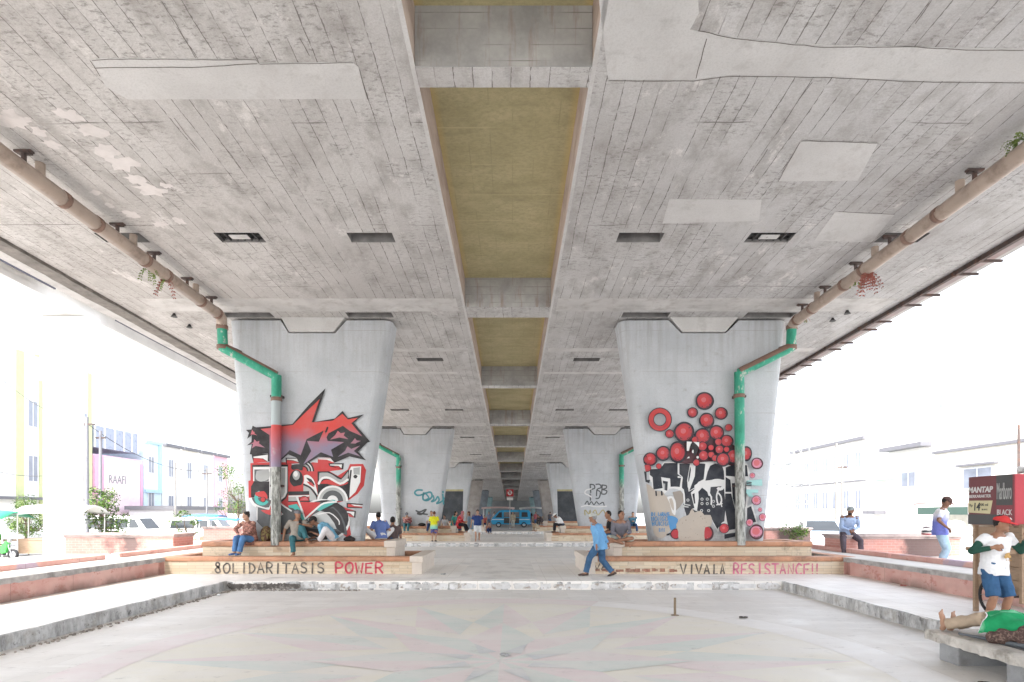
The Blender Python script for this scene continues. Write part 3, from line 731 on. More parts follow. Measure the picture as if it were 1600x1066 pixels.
# ================================================================== pillars
def pillar(xt0, xt1, xb0, xb1, nt, nb, label):
    """xt/xb: left and right face at the top (z 7.06) and at z 1.0; nt/nb: notch at top / bottom"""
    t = thing('bridge_pillar', label, 'pillar', (0, 15.9, 0), group='flared pillars carrying the flyover')
    zt, zn, z0 = 7.0, 6.65, -.5
    L = lambda z: xb0 + (xt0 - xb0) * (z - 1) / 6.06; Rr = lambda z: xb1 + (xt1 - xb1) * (z - 1) / 6.06
    h, r = .45, .24
    def corner(cx, cy, a0, n=6): return [(cx + r * math.cos(R(a0 + 90 * i / n)), cy + r * math.sin(R(a0 + 90 * i / n))) for i in range(n + 1)]
    def rr(a, b, z, le=True, ri=True):
        p = []
        p += corner(a + r, -h + r, 180) if le else [(a, -h)] * 7
        p += corner(b - r, -h + r, 270) if ri else [(b, -h)] * 7
        p += corner(b - r, h - r, 0) if ri else [(b, h)] * 7
        p += corner(a + r, h - r, 90) if le else [(a, h)] * 7
        return [Vector((x, y, z)) for x, y in p]
    m = MB()
    zs = [z0, .5, 1, 2, 3, 4, 5, 6, zn]
    m.rings([rr(L(z), Rr(z), z) for z in zs], 0, False)
    gap = .025
    m.rings([rr(L(zn), nb[0] - gap, zn, ri=False), rr(L(zt), nt[0] - gap, zt, ri=False)], 0, False)
    m.rings([rr(nb[1] + gap, Rr(zn), zn, le=False), rr(nt[1] + gap, Rr(zt), zt, le=False)], 0, False)
    o = m.build('shaft', M['pillar'], t)
    me = o.data
    for p in me.polygons: p.use_smooth = abs(p.normal.z) < .5 and abs(p.normal.y) < .98
    for i, (a, b) in enumerate(((nt[0] - 1.05, nt[0] - .25), (nt[1] + .3, nt[1] + 1.1))):
        mm = MB(); mm.box(a, b, -.25, .3, zt, zt + .06); mm.build('bearing_pad', M['black'], t)
    return t
PIL = pillar(-7.72, -3.26, -7.24, -4.17, (-6.26, -4.52), (-6.04, -4.83), 'front left pillar painted with red stars and curving letters')
PIR = pillar(2.91, 7.50, 3.85, 6.90, (4.28, 6.14), (4.62, 5.78), 'front right pillar painted with red bubbles over black letters')
# ================================================================== murals on the two front pillars
def paint(name, c, c2=None, lo=0, hi=1, wear=.35):
    n = NT(name, .65, spec=.35); p = n.pos(); x, y, z = n.sep(p)
    base = c
    if c2:
        k = n.mth('ADD', n.ramp(z, lo, hi), n.mth('MULTIPLY', n.mth('SUBTRACT', n.noise(p, 1.6, 4), .5), 1.3))
        base = n.mix(k, c2, c)
    cc = n.mix(n.ramp(n.noise(p, 3, 5, .6), .35, .75, 0, .16), base, (.30, .285, .285))
    cc = n.mix(n.ramp(n.noise(p, 9, 8, .78), .62, .72, 0, wear), cc, (.46, .46, .47))
    n.bump(n.noise(p, 16, 6, .65), .25, .02); return n.col(cc)
zr = lambda py: 1.8 + (800 - py) / F * 15.45
P_ = dict(black=paint('black_mural_paint', (.018, .017, .019)), red=paint('red_mural_paint', (.50, .045, .045)),
          fade=paint('red_to_mauve_mural_paint', (.57, .065, .055), (.235, .20, .28), zr(700), zr(668)),
          mauve=paint('mauve_mural_paint', (.50, .12, .14), (.22, .20, .27), zr(715), zr(672)),
          white=paint('white_mural_paint', (.70, .70, .69)), grey=paint('silver_mural_paint', (.33, .34, .335), (.52, .53, .52), zr(815), zr(735)),
          dgrey=paint('dark_grey_mural_paint', (.085, .092, .096)), teal=paint('teal_mural_paint', (.075, .40, .36)),
          navy=paint('blue_black_mural_paint', (.016, .020, .030), wear=.4), crim=paint('crimson_bubble_paint', (.42, .038, .05), wear=.3),
          pale=paint('pale_bubble_paint', (.54, .13, .145), wear=.3), pink=paint('pink_bubble_paint', (.56, .22, .30)),
          plaster=paint('bare_peeled_plaster', (.45, .395, .335), None, 0, 1, .45), brown=paint('brown_plaster', (.30, .265, .23)), blue=paint('blue_spray', (.07, .25, .50)),
          mint=paint('mint_spray', (.33, .60, .58)), maroon=paint('dark_maroon_paint', (.075, .022, .03)), cyan=paint('teal_scribble', (.06, .27, .31), wear=.2))
PK = list(P_); PM = [P_[k] for k in PK]
class Mural:
    def __init__(s, t, xl, xr, lay0=.0025):
        s.t, s.xl, s.xr = t, xl, xr; s.m = MB(); s.lay = lay0; s.fr = (0, 0, 1)
    def frame(s, ox, oy, k): s.fr = (ox, oy, k)
    def p3(s, u, v):
        px, py = s.fr[0] + u / s.fr[2], s.fr[1] + v / s.fr[2]
        q = wall(px, py, 15.45); L, Rr = s.xl(q.z), s.xr(q.z); r = .24; y = 15.45
        q.x = max(L + .05, min(Rr - .05, q.x))
        return Vector((q.x, y - s.lay, q.z))
    def poly(s, pts, c, close=0):
        if close: pts = smooth_pts(list(pts) + [pts[0]], close)[:-1]
        # dense outline, then a fan that bmesh triangulates
        s.m.add([s.p3(*p[:2]) for p in pts], [list(range(len(pts)))], PK.index(c)); s.lay += .0004
    def ring(s, cx, cy, r0, r1, c, a0=0, a1=360, ey=1., n=28):
        N = max(4, int(n * abs(a1 - a0) / 360)); vs = []
        for i in range(N + 1):
            a = R(a0 + (a1 - a0) * i / N)
            vs += [s.p3(cx + r0 * math.cos(a), cy - r0 * math.sin(a) * ey), s.p3(cx + r1 * math.cos(a), cy - r1 * math.sin(a) * ey)]
        s.m.add(vs, [(2 * i, 2 * i + 1, 2 * i + 3, 2 * i + 2) for i in range(N)], PK.index(c)); s.lay += .0004
    def disc(s, cx, cy, r, c, ey=1., n=26, jit=.03):
        ph = random.random() * 6
        s.poly([(cx + r * (1 + jit * math.sin(3 * a + ph)) * math.cos(a), cy + ey * r * (1 + jit * math.sin(2 * a + ph)) * math.sin(a)) for a in [6.2832 * i / n for i in range(n)]], c)
    def line(s, pts, w, c, k=3):
        if k and len(pts) > 2: pts = [tuple(p) for p in smooth_pts(pts, k)]
        P = [s.p3(*p[:2]) for p in pts]; s.m.ribbon(P, w, (0, -1, 0), 0, PK.index(c)); s.lay += .0004
    def done(s, name='mural'):
        o = s.m.build(name, PM, s.t)
        bm = bmesh.new(); bm.from_mesh(o.data); bmesh.ops.triangulate(bm, faces=[f for f in bm.faces if len(f.verts) > 4])
        for xe, sg in ((s.xl, 1), (s.xr, -1)):             # cut along the rounded corners, then lay the paint onto them
            a, b = Vector((xe(0), 0, 0)), Vector((xe(6), 0, 6)); t = (b - a).normalized(); nn = Vector((t.z, 0, -t.x))
            for dd in (.06, .10, .15, .20, .24): bmesh.ops.bisect_plane(bm, geom=bm.verts[:] + bm.edges[:] + bm.faces[:], plane_co=a + Vector((sg * dd, 0, 0)), plane_no=nn)
        for v in bm.verts:
            d = max(0, s.xl(v.co.z) + .24 - v.co.x, v.co.x - (s.xr(v.co.z) - .24))
            if d: v.co.y += .24 - math.sqrt(max(0, .24 * .24 - d * d))
        for f in bm.faces: f.smooth = False
        bm.to_mesh(o.data); bm.free()
        return local(o, s.t)
Lx = lambda a, b: (lambda z: b + (a - b) * (z - 1) / 6.06)
random.seed(5)
mu = Mural(PIL, Lx(-7.72, -7.24), Lx(-3.26, -4.17))
mu.frame(380, 700, 7.105)
mu.poly([(80, 170), (300, 158), (530, 160), (560, 235), (640, 215), (770, 160), (960, 175), (1110, 170), (1110, 240), (960, 260), (1050, 310), (1160, 240), (1185, 180), (1330, 178), (1360, 245), (1335, 420), (1270, 510), (1180, 575), (1040, 610), (1060, 640), (1250, 700), (1240, 775), (1130, 755), (1180, 860), (1198, 960), (1170, 1000), (1050, 930), (830, 900), (640, 945), (420, 960), (380, 760), (300, 740), (150, 650), (60, 570), (58, 365), (82, 360)], 'red')
mu.poly([(90, 60), (285, 70), (285, 150), (115, 170)], 'black'); mu.poly([(115, 98), (275, 75), (272, 150), (220, 118), (115, 110)], 'white'); mu.poly([(115, 115), (210, 120), (268, 155), (115, 168)], 'red')
mu.poly([(470, 108), (650, 112), (655, 170), (475, 180)], 'black'); mu.poly([(485, 120), (640, 120), (635, 165), (560, 138), (485, 132)], 'white'); mu.poly([(485, 138), (560, 143), (628, 170), (485, 176)], 'red')
mu.poly([(828, 112), (1010, 112), (1008, 168), (830, 190)], 'red'); mu.poly([(830, 116), (1004, 116), (1002, 160), (930, 132), (830, 126)], 'white')
mu.poly([(945, 172), (1118, 170), (1112, 240), (960, 205)], 'black'); mu.poly([(965, 184), (1098, 184), (1092, 225), (1060, 200), (965, 194)], 'white'); mu.poly([(1000, 203), (1060, 207), (1088, 228), (1040, 220)], 'red')
# left letter
mu.poly([(100, 188), (500, 185), (502, 500), (480, 560), (430, 600), (290, 600), (150, 600), (88, 540), (88, 430), (120, 375), (108, 350)], 'black')
mu.poly([(112, 212), (492, 208), (490, 490), (465, 545), (425, 575), (292, 580), (292, 372), (112, 368)], 'white')
mu.poly([(125, 240), (285, 240), (285, 368), (125, 372)], 'dgrey'); mu.poly([(150, 255), (280, 245), (288, 340), (200, 375), (140, 340)], 'grey', 3)
mu.poly([(300, 225), (468, 222), (465, 490), (440, 545), (300, 560)], 'grey'); mu.poly([(390, 230), (425, 230), (425, 550), (395, 555)], 'white')
mu.poly([(92, 430), (120, 390), (285, 372), (285, 560), (135, 560), (92, 545)], 'black')
mu.poly([(60, 555), (290, 560), (290, 690), (200, 680), (110, 640)], 'white', 2); mu.poly([(95, 555), (290, 560), (290, 660), (200, 650), (125, 610)], 'dgrey', 2)
mu.ring(210, 555, 45, 85, 'teal', 110, 330); mu.poly([(140, 495), (230, 480), (268, 530), (265, 570), (200, 545), (140, 530)], 'red', 2); mu.disc(225, 575, 30, 'black'); mu.disc(222, 573, 24, 'red')
# centre oval
mu.poly([(540, 190), (640, 180), (660, 250), (540, 240)], 'black', 2)
for r_, c in ((130, 'black'), (112, 'white'), (100, 'black'), (82, 'grey'), (66, 'black')): mu.ring(660, 260, r_ - 16, r_, c, 0, 95)
mu.poly([(670, 310), (720, 300), (780, 350), (815, 450), (825, 530), (760, 440), (670, 400)], 'white', 3); mu.poly([(700, 330), (760, 350), (800, 420), (740, 380)], 'black', 2); mu.poly([(705, 372), (760, 385), (795, 435), (740, 410)], 'red', 2)
mu.poly([(670, 410), (745, 450), (810, 540), (820, 590), (740, 590), (735, 500), (670, 480)], 'grey'); mu.line([(670, 405), (750, 445), (815, 530), (830, 590)], .05, 'black')
mu.disc(597, 345, 84, 'red', 1.25); mu.disc(594, 342, 76, 'black', 1.25); mu.disc(592, 305, 40, 'grey', 1.3); mu.disc(585, 290, 24, 'white', 1.3)
mu.poly([(525, 440), (665, 410), (660, 450), (600, 480), (540, 470)], 'red', 2)
mu.poly([(505, 485), (735, 480), (735, 520), (505, 525)], 'black'); mu.poly([(505, 530), (735, 524), (735, 540), (505, 548)], 'white'); mu.poly([(505, 550), (620, 545), (620, 600), (505, 605)], 'grey')
mu.ring(680, 595, 0, 62, 'black', 0, 180); mu.ring(680, 592, 0, 52, 'red', 0, 180); mu.poly([(640, 575), (700, 545), (725, 580)], 'pale')
mu.poly([(500, 590), (850, 585), (850, 605), (500, 610)], 'black')
# E shaped wave and right column
mu.poly([(828, 262), (950, 260), (1090, 338), (1170, 240), (1195, 248), (1175, 560), (1120, 590), (900, 600), (850, 590), (830, 520)], 'black')
mu.poly([(850, 278), (940, 275), (1010, 310), (1090, 352), (1168, 262), (1160, 340), (1110, 385), (1050, 372), (960, 325), (890, 320), (845, 370)], 'grey', 2)
mu.line([(840, 400), (880, 338), (960, 335), (1080, 398), (1165, 350)], .06, 'white')
mu.poly([(855, 400), (900, 355), (980, 360), (1080, 412), (1160, 380), (1155, 400), (1060, 425), (940, 400)], 'red', 2)
for r0, r1, c in ((150, 172, 'white'), (95, 150, 'grey'), (50, 118, 'dgrey'), (0, 62, 'white')): mu.ring(995, 590, r0, r1, c, 0, 180)
mu.poly([(900, 588), (1000, 575), (1030, 592), (980, 612)], 'teal', 2)
mu.poly([(1202, 208), (1312, 205), (1302, 380), (1250, 490), (1175, 560), (1180, 250)], 'white'); mu.poly([(1225, 225), (1300, 215), (1296, 300), (1230, 290)], 'grey'); mu.line([(1240, 320), (1258, 318)], .1, 'black', 0)
mu.line([(1200, 250), (1180, 420), (1172, 560)], .045, 'black')
# lower forms
mu.poly([(1150, 610), (1342, 622), (1335, 672), (1152, 665)], 'black'); mu.poly([(1165, 624), (1326, 634), (1320, 664), (1166, 655)], 'red'); mu.poly([(1200, 628), (1322, 636), (1318, 652), (1240, 645)], 'white')
mu.poly([(1090, 690), (1254, 698), (1245, 778), (1190, 740)], 'black'); mu.poly([(1110, 702), (1238, 710), (1232, 762), (1195, 728)], 'white'); mu.poly([(1115, 712), (1190, 735), (1232, 768), (1140, 740)], 'red')
mu.disc(900, 800, 285, 'white', .82); mu.disc(900, 800, 272, 'black', .82)
mu.poly([(640, 760), (700, 640), (850, 600), (1000, 650), (1100, 760), (1150, 900), (1150, 975), (1080, 930), (960, 920), (820, 900), (690, 880)], 'dgrey', 2)
mu.poly([(880, 690), (1000, 670), (1090, 780), (1130, 940), (1050, 900), (960, 760)], 'black', 2); mu.poly([(720, 790), (860, 700), (960, 760), (1040, 900), (900, 880), (760, 860)], 'grey', 2)
mu.line([(830, 740), (960, 720), (1060, 800), (1070, 850)], .03, 'white')
mu.poly([(480, 600), (640, 600), (860, 605), (840, 660), (740, 770), (660, 780), (560, 660)], 'red'); mu.line([(600, 545), (660, 700), (710, 850), (780, 870)], .05, 'white')
mu.poly([(505, 640), (600, 620), (640, 680), (700, 820), (690, 850), (600, 700), (510, 660)], 'teal'); mu.poly([(800, 680), (860, 640), (930, 605), (1035, 600), (960, 650), (850, 700)], 'teal'); mu.poly([(870, 690), (1040, 605), (1040, 630), (900, 705)], 'black')
mu.line([(690, 790), (800, 690), (900, 615), (1040, 600)], .045, 'white')
mu.poly([(380, 580), (470, 660), (560, 670), (650, 780), (690, 880), (560, 930), (420, 940)], 'dgrey', 2); mu.line([(385, 590), (470, 655), (540, 700)], .04, 'white')
mu.poly([(150, 650), (290, 690), (410, 700), (440, 740), (400, 770), (300, 760), (285, 950), (160, 820)], 'dgrey'); mu.poly([(200, 690), (400, 690), (435, 735), (390, 765), (260, 730)], 'red', 2); mu.line([(160, 660), (160, 800)], .03, 'white', 0)
mu.line([(390, 700), (445, 735), (390, 770)], .035, 'white')
# star group
mu.frame(380, 600, 7.614)
mu.poly([(985, 55), (850, 455), (1095, 415), (1185, 325), (1250, 410), (1440, 365), (1320, 465), (1510, 685), (1480, 700), (1370, 810), (1465, 910), (1270, 865), (1090, 940), (1040, 880), (900, 870), (690, 985), (640, 880), (540, 840), (450, 915), (310, 925), (300, 830), (85, 840), (110, 720), (50, 735), (105, 690), (110, 610), (55, 655), (75, 585), (40, 550), (105, 545), (120, 500), (160, 520), (590, 480), (790, 250)], 'black')
mu.poly([(915, 185), (820, 460), (1070, 440), (1185, 360), (1250, 425), (1370, 405), (1290, 470), (1420, 625), (1270, 560), (1190, 500), (1020, 590), (990, 650), (985, 560), (955, 560), (760, 660), (690, 850), (560, 790), (440, 910), (430, 990), (320, 990), (320, 610), (215, 540), (600, 490), (760, 330)], 'fade')
mu.poly([(970, 545), (1010, 680), (1205, 695), (1050, 785), (1075, 870), (930, 815), (720, 960), (815, 800), (765, 680), (905, 690)], 'fade')
mu.poly([(1130, 560), (1165, 590), (1215, 580), (1200, 615), (1255, 660), (1150, 640), (1040, 665), (1100, 610)], 'mauve')
mu.poly([(1335, 645), (1355, 675), (1405, 680), (1360, 700), (1340, 712), (1280, 710), (1310, 680)], 'mauve')
mu.poly([(1245, 745), (1290, 775), (1395, 735), (1320, 800), (1400, 865), (1255, 820), (1130, 870), (1215, 800)], 'mauve')
mu.poly([(115, 545), (128, 570), (145, 575), (140, 590), (175, 615), (128, 602), (95, 608), (105, 580)], 'mauve')
mu.poly([(140, 660), (170, 690), (200, 680), (195, 710), (265, 760), (155, 740), (110, 770), (125, 715), (85, 710), (130, 700)], 'mauve')
mu.line([(1010, 520), (990, 575)], .05, 'black', 0)
mu.done()

# bubbles and black letters on the right pillar
mu = Mural(PIR, Lx(2.91, 3.85), Lx(7.50, 6.90))
mu.frame(990, 710, 7.273)
mu.poly([(180, 150), (300, 150), (345, 85), (640, 88), (700, 80), (830, 90), (940, 85), (1040, 105), (1170, 95), (1290, 105), (1318, 200), (1312, 300), (1340, 330), (1290, 590), (1350, 565), (1410, 780), (1280, 825), (1178, 855), (1178, 880), (1050, 905), (1010, 790), (960, 890), (860, 700), (700, 665), (590, 690), (560, 420), (500, 400), (420, 380), (350, 450), (300, 400), (210, 415), (205, 320), (185, 300), (180, 240)], 'white')
mu.poly([(120, 190), (150, 200), (155, 290), (190, 290), (180, 330), (140, 310)], 'navy')
for pts in ([(185, 170), (300, 165), (350, 100), (500, 98), (500, 225), (550, 260), (545, 330), (535, 390), (420, 372), (415, 280), (312, 258), (330, 385), (225, 402), (215, 260), (185, 235)],
            [(520, 105), (640, 108), (608, 300), (625, 425), (700, 385), (650, 440), (690, 610), (590, 650), (572, 400), (548, 390), (555, 255), (520, 225)],
            [(705, 100), (815, 108), (795, 285), (735, 315), (690, 380), (632, 415), (695, 250)],
            [(840, 200), (870, 130), (925, 105), (1000, 115), (1025, 190), (1030, 290), (940, 285), (815, 300)],
            [(735, 425), (790, 368), (830, 400), (850, 470), (885, 480), (885, 570), (905, 660), (1030, 700), (990, 800), (950, 850), (900, 760), (870, 690), (720, 640), (740, 500)],
            [(875, 372), (1025, 360), (1045, 600), (1030, 760), (945, 810), (890, 660), (892, 480), (865, 460)],
            [(1045, 150), (1150, 110), (1285, 125), (1300, 250), (1160, 255), (1110, 250), (1048, 245)],
            [(1045, 258), (1098, 290), (1112, 428), (1042, 428)], [(1040, 446), (1108, 446), (1160, 655), (1168, 848), (1085, 862), (1060, 760), (1035, 600)],
            [(1115, 330), (1270, 320), (1285, 420), (1270, 600), (1165, 640), (1125, 500)], [(1290, 610), (1335, 590), (1390, 765), (1285, 800)],
            [(1030, 910), (1172, 888), (1172, 930), (1032, 962)], [(560, 560), (700, 640), (860, 680), (900, 700), (880, 760), (600, 700)]): mu.poly(pts, 'navy')
mu.poly([(1180, 270), (1250, 260), (1255, 410), (1190, 440)], 'white'); mu.poly([(1190, 290), (1235, 285), (1235, 400), (1195, 415)], 'navy'); mu.poly([(1200, 320), (1225, 318), (1222, 380), (1202, 385)], 'grey')
mu.poly([(318, 262), (412, 275), (410, 372), (385, 420), (335, 400)], 'white'); mu.poly([(330, 300), (388, 310), (382, 415), (345, 405)], 'navy'); mu.poly([(335, 330), (358, 335), (355, 408), (342, 402)], 'grey')
mu.poly([(640, 120), (690, 150), (665, 300), (625, 390), (610, 320)], 'white', 2); mu.poly([(640, 140), (650, 180), (628, 310), (620, 280)], 'navy', 2)
mu.line([(508, 120), (510, 222)], .045, 'white', 0); mu.line([(505, 258), (548, 265), (532, 380)], .05, 'white', 0); mu.line([(400, 382), (500, 380), (560, 410), (575, 545)], .05, 'white')
mu.poly([(650, 430), (735, 405), (730, 500), (710, 650), (690, 600)], 'white'); mu.poly([(665, 455), (690, 440), (700, 560), (685, 560)], 'navy')
mu.line([(700, 370), (770, 330), (880, 345), (900, 305), (980, 300), (1025, 330), (1000, 390), (955, 390)], .085, 'white'); mu.line([(770, 365), (840, 420), (880, 490), (880, 570)], .04, 'white')
mu.line([(960, 410), (940, 480), (960, 570), (995, 545), (990, 480), (960, 440)], .04, 'white'); mu.line([(940, 575), (1005, 560)], .03, 'white', 0); mu.line([(985, 540), (1000, 595)], .03, 'white', 0)
for cx, cy in ((775, 510), (775, 560), (835, 510), (835, 560), (905, 535), (905, 590), (615, 520), (850, 640), (770, 640)):
    mu.ring(cx, cy, 8, 17, 'grey')
mu.line([(540, 610), (580, 570), (640, 580)], .03, 'grey'); mu.line([(545, 590), (620, 600)], .03, 'grey', 0)
# peeled plaster, brown block, blue scrawl
mu.poly([(150, 335), (185, 350), (215, 385), (250, 415), (330, 425), (355, 470), (395, 490), (410, 560), (470, 690), (450, 760), (430, 830), (400, 880), (345, 945), (290, 950), (250, 920), (225, 860), (190, 760), (175, 620), (150, 470)], 'plaster', 2)
mu.poly([(440, 430), (530, 412), (560, 450), (565, 540), (520, 600), (480, 640), (460, 500)], 'brown')
mu.poly([(375, 490), (430, 475), (470, 520), (480, 600), (470, 690), (435, 660), (410, 560)], 'white', 2); mu.poly([(400, 510), (430, 500), (452, 560), (455, 640), (425, 600)], 'plaster', 2)
mu.poly([(385, 700), (440, 700), (500, 735), (490, 800), (470, 850), (420, 860), (400, 800)], 'blue', 2)
mu.disc(475, 905, 60, 'maroon'); mu.disc(475, 905, 48, 'crim'); mu.disc(830, 895, 78, 'maroon', 1.1); mu.disc(825, 890, 60, 'crim', 1.15)
mu.poly([(640, 650), (665, 615), (690, 660), (760, 640), (800, 690), (870, 690), (888, 760), (870, 820), (810, 830), (800, 930), (800, 985), (700, 975), (600, 990), (510, 965), (505, 880), (480, 800), (540, 720), (620, 690)], 'plaster', 2)
for k in range(26): mu.disc(random.uniform(520, 860), random.uniform(690, 960), random.uniform(3, 8), 'brown', n=6)
mu.line([(250, 420), (255, 470)], .04, 'navy', 0); mu.line([(315, 420), (318, 465)], .04, 'navy', 0); mu.poly([(370, 905), (420, 890), (400, 920), (370, 925)], 'navy')
random.seed(3)
for tx, x0, x1, y0, y1 in (('DI LARANG', 205, 405, 660, 700), ('MONGO', 195, 390, 708, 758), ('HUKMA', 200, 410, 765, 812), ('INI', 275, 355, 838, 880)):
    n = len(tx); cw = (x1 - x0) / n
    for i, ch in enumerate(tx):
        for st in GL.get(ch, []): mu.line([(x0 + (i + .1 + .75 * x) * cw, y1 + (y0 - y1) * y) for x, y in st], .02, 'blue', 0)
for p in ([(1275, 300), (1450, 285), (1455, 360), (1275, 350)], [(1272, 400), (1410, 402), (1405, 440), (1272, 440)], [(1272, 440), (1330, 440), (1360, 490), (1300, 480)]): mu.poly(p, 'mint')
for i in range(3): mu.line([(1275, 315 + 18 * i), (1330, 322 + 18 * i)], .03, 'navy', 0)
# bubbles
mu.frame(990, 600, 7.273)
mu.poly([(430, 770), (560, 650), (700, 600), (860, 560), (1000, 600), (1110, 680), (1180, 760), (1190, 880), (1100, 930), (900, 880), (700, 900), (500, 900)], 'maroon', 2)
BUB = [(800, 198, 105), (663, 330, 62), (985, 340, 75), (822, 420, 88), (775, 600, 95), (932, 560, 88), (565, 555, 118), (1065, 503, 44), (398, 572, 50), (1045, 655, 75), (490, 780, 100), (325, 795, 85), (180, 860, 78),
       (680, 640, 38), (945, 665, 42), (765, 715, 54), (860, 730, 36), (955, 750, 50), (1035, 750, 34), (775, 820, 58), (860, 810, 38), (905, 850, 40), (1115, 830, 85), (995, 865, 80), (1255, 800, 66), (1375, 910, 68), (690, 900, 40),
       (140, 960, 45), (268, 940, 33), (1320, 1045, 32), (1365, 1325, 55), (1405, 1430, 25), (1435, 1515, 45), (1365, 1680, 84), (1000, 1640, 58), (1285, 1575, 42)]
for x, y, r_ in BUB:
    ey = 1.28 if (x, y) in ((490, 780), (1255, 800)) else 1.0
    c, hl = ('pink', 'pale') if x > 1240 and y > 850 else ('crim', 'red')
    mu.disc(x, y, r_, 'navy' if c == 'crim' else 'maroon', ey); mu.disc(x + r_ * .02, y, r_ * .86, 'maroon' if r_ > 60 else c, ey)
    if r_ > 60: mu.disc(x - r_ * .03, y - r_ * .03, r_ * .78, c, ey)
    mu.disc(x - r_ * .08, y - r_ * .1, r_ * .5, hl, ey)
    if r_ > 48:
        mu.disc(x - r_ * .1, y - r_ * .12, r_ * .26, 'pale', ey)
        for k in range(9):
            a = random.uniform(-.9, 2.4); mu.disc(x + r_ * .66 * math.cos(a), y + r_ * .66 * math.sin(a) * ey, r_ * random.uniform(.04, .08), 'maroon', n=6)
mu.ring(278, 418, 65, 136, 'navy'); mu.ring(278, 418, 74, 126, 'red'); mu.ring(278, 425, 76, 100, 'crim', 180, 360)
mu.poly([(580, 665), (640, 668), (615, 720), (605, 770), (580, 770)], 'white'); mu.poly([(655, 668), (720, 672), (718, 730), (690, 700)], 'white'); mu.poly([(640, 770), (665, 730), (660, 790), (640, 790)], 'white', 2); mu.poly([(580, 855), (605, 830), (612, 850)], 'white'); mu.disc(702, 842, 14, 'white')
mu.poly([(625, 690), (660, 675), (700, 720), (700, 780), (660, 830), (655, 760), (620, 740)], 'black', 2)
mu.done()

# farther pillars : same shape, sunk with the falling deck
def far_pillar(src, k, label): return dup(src, (0, S * k, -.03296 * S * k), label, skip=('mural',))
side = {PIL: 'left', PIR: 'right'}
FP = {}
for src in (PIL, PIR):
    for k, tx in ((1, 'plain grey pillar second in the %s row with a scrawl of spray paint'), (2, 'third pillar in the %s row with a dark slate painted lower half'), (3, 'fourth bare brownish pillar in the %s row'), (4, 'fifth dim blue grey pillar in the %s row'), (5, 'last small pillar of the %s row by the far abutment')):
        FP[side[src], k] = far_pillar(src, k, tx % side[src])
brownp = mat('bare_brown_grey_concrete', (.36, .335, .315), .85, .18, 1.2, (.22, .20, .19), .6, 1.5, world=True)
bluep = mat('blue_grey_painted_concrete', (.20, .23, .26), .8, .2, 1.2, (.13, .14, .16), .6, 1.5, world=True)
tealp = mat('dull_teal_painted_concrete', (.24, .36, .38), .8, .2, 1.2, (.16, .2, .22), .6, 1.5, world=True)
slate = mat('dark_slate_paint', (.055, .062, .07), .7, .25, 1.5, (.11, .115, .12), .6, 1.8, world=True)
ochre = mat('ochre_paint_band', (.40, .36, .20), .8, .2, 3, world=True)
for sd_ in ('left', 'right'):
    for k, mm in ((3, brownp), (4, bluep), (5, tealp)):
        for c in kids(FP[sd_, k]):
            if c.name.startswith('shaft'): c.data = c.data.copy(); c.data.materials[0] = mm
    t = FP[sd_, 2]; o = (-6.55, -4.25) if sd_ == 'left' else (3.95, 6.3)
    zt = 3.55 - t.location.z
    MB().prism([(o[0], -.456, 0), (o[1], -.456, 0), (o[1] + (.12 if sd_ == 'left' else .1), -.456, zt), (o[0] - .12, -.456, zt)], (0, .004, 0)).build('slate_panel', slate, t)
    MB().prism([(o[0] - .12, -.457, zt + .005), (o[1] + .12, -.457, zt + .005), (o[1] + .13, -.457, zt + .16), (o[0] - .13, -.457, zt + .16)], (0, .004, 0)).build('ochre_band', ochre, t)
# scrawls on the second pair
Y2 = 15.9 + S - .45
def scrawl(t, strokes, mats):
    m = MB(); lay = .003
    for px0, pyt, pts, w_, mi in strokes:
        P = smooth_pts([(px0 + a, pyt + b) for a, b in pts], 4) if len(pts) > 2 else pts_off(pts, px0, pyt)
        m.ribbon([wall(p[0], p[1], Y2) for p in P], w_, (0, -1, 0), lay, mi); lay += .0006
    local(m.build('scrawl', mats, t), t)
def pts_off(pts, a, b): return [(x + a, y + b) for x, y in pts]
scrawl(FP['left', 1], [(648, 764, [(12, 2), (4, 2), (0, 6), (4, 10), (12, 9), (24, 5), (27, 12), (20, 18), (13, 16), (14, 6)], .10, 0), (664, 770, [(0, 0), (6, 8), (0, 12), (8, 10), (12, 4), (14, 10), (10, 14), (16, 12), (20, 6), (22, 12), (18, 17), (26, 14), (30, 8)], .09, 0), (692, 772, [(0, 0), (1, 16)], .09, 0),
                        (692, 768, [(0, 0), (.5, 2)], .1, 0), (648, 796, [(2, 2), (8, 4), (18, 0), (10, 8), (4, 6), (20, 8)], .09, 1)], [P_['cyan'], P_['dgrey']])
scrawl(FP['right', 1], [(922, 757, [(0, 0), (1, 13)], .07, 1), (922, 757, [(0, 0), (6, 1), (7, 6), (1, 8)], .07, 1), (931, 757, [(0, 0), (6, 0), (8, 5), (2, 8), (1, 18)], .07, 1), (930, 766, [(2, 0), (8, 3), (6, 12), (1, 13)], .07, 1), (940, 758, [(1, 0), (0, 13)], .07, 1), (940, 758, [(0, 0), (7, 1), (7, 5), (1, 7), (8, 9), (6, 14), (0, 14)], .07, 1),
                         (922, 772, [(0, 0), (.5, 10)], .07, 1), (914, 764, [(10, 0), (2, 2), (0, 7), (6, 10), (10, 13)], .07, 2), (914, 784, [(0, 4), (4, -1), (6, 5), (10, 0), (14, 5), (18, 0), (22, 4), (28, 1), (30, 6)], .06, 1), (908, 792, [(0, 0), (10, -2), (24, 0), (40, -1)], .06, 2), (914, 797, [(0, 8), (0, 0), (6, 6), (8, 0), (9, 8), (16, 0), (20, 8), (28, 0), (32, 7)], .07, 3)],
       [P_['cyan'], P_['dgrey'], P_['white'], ochre])
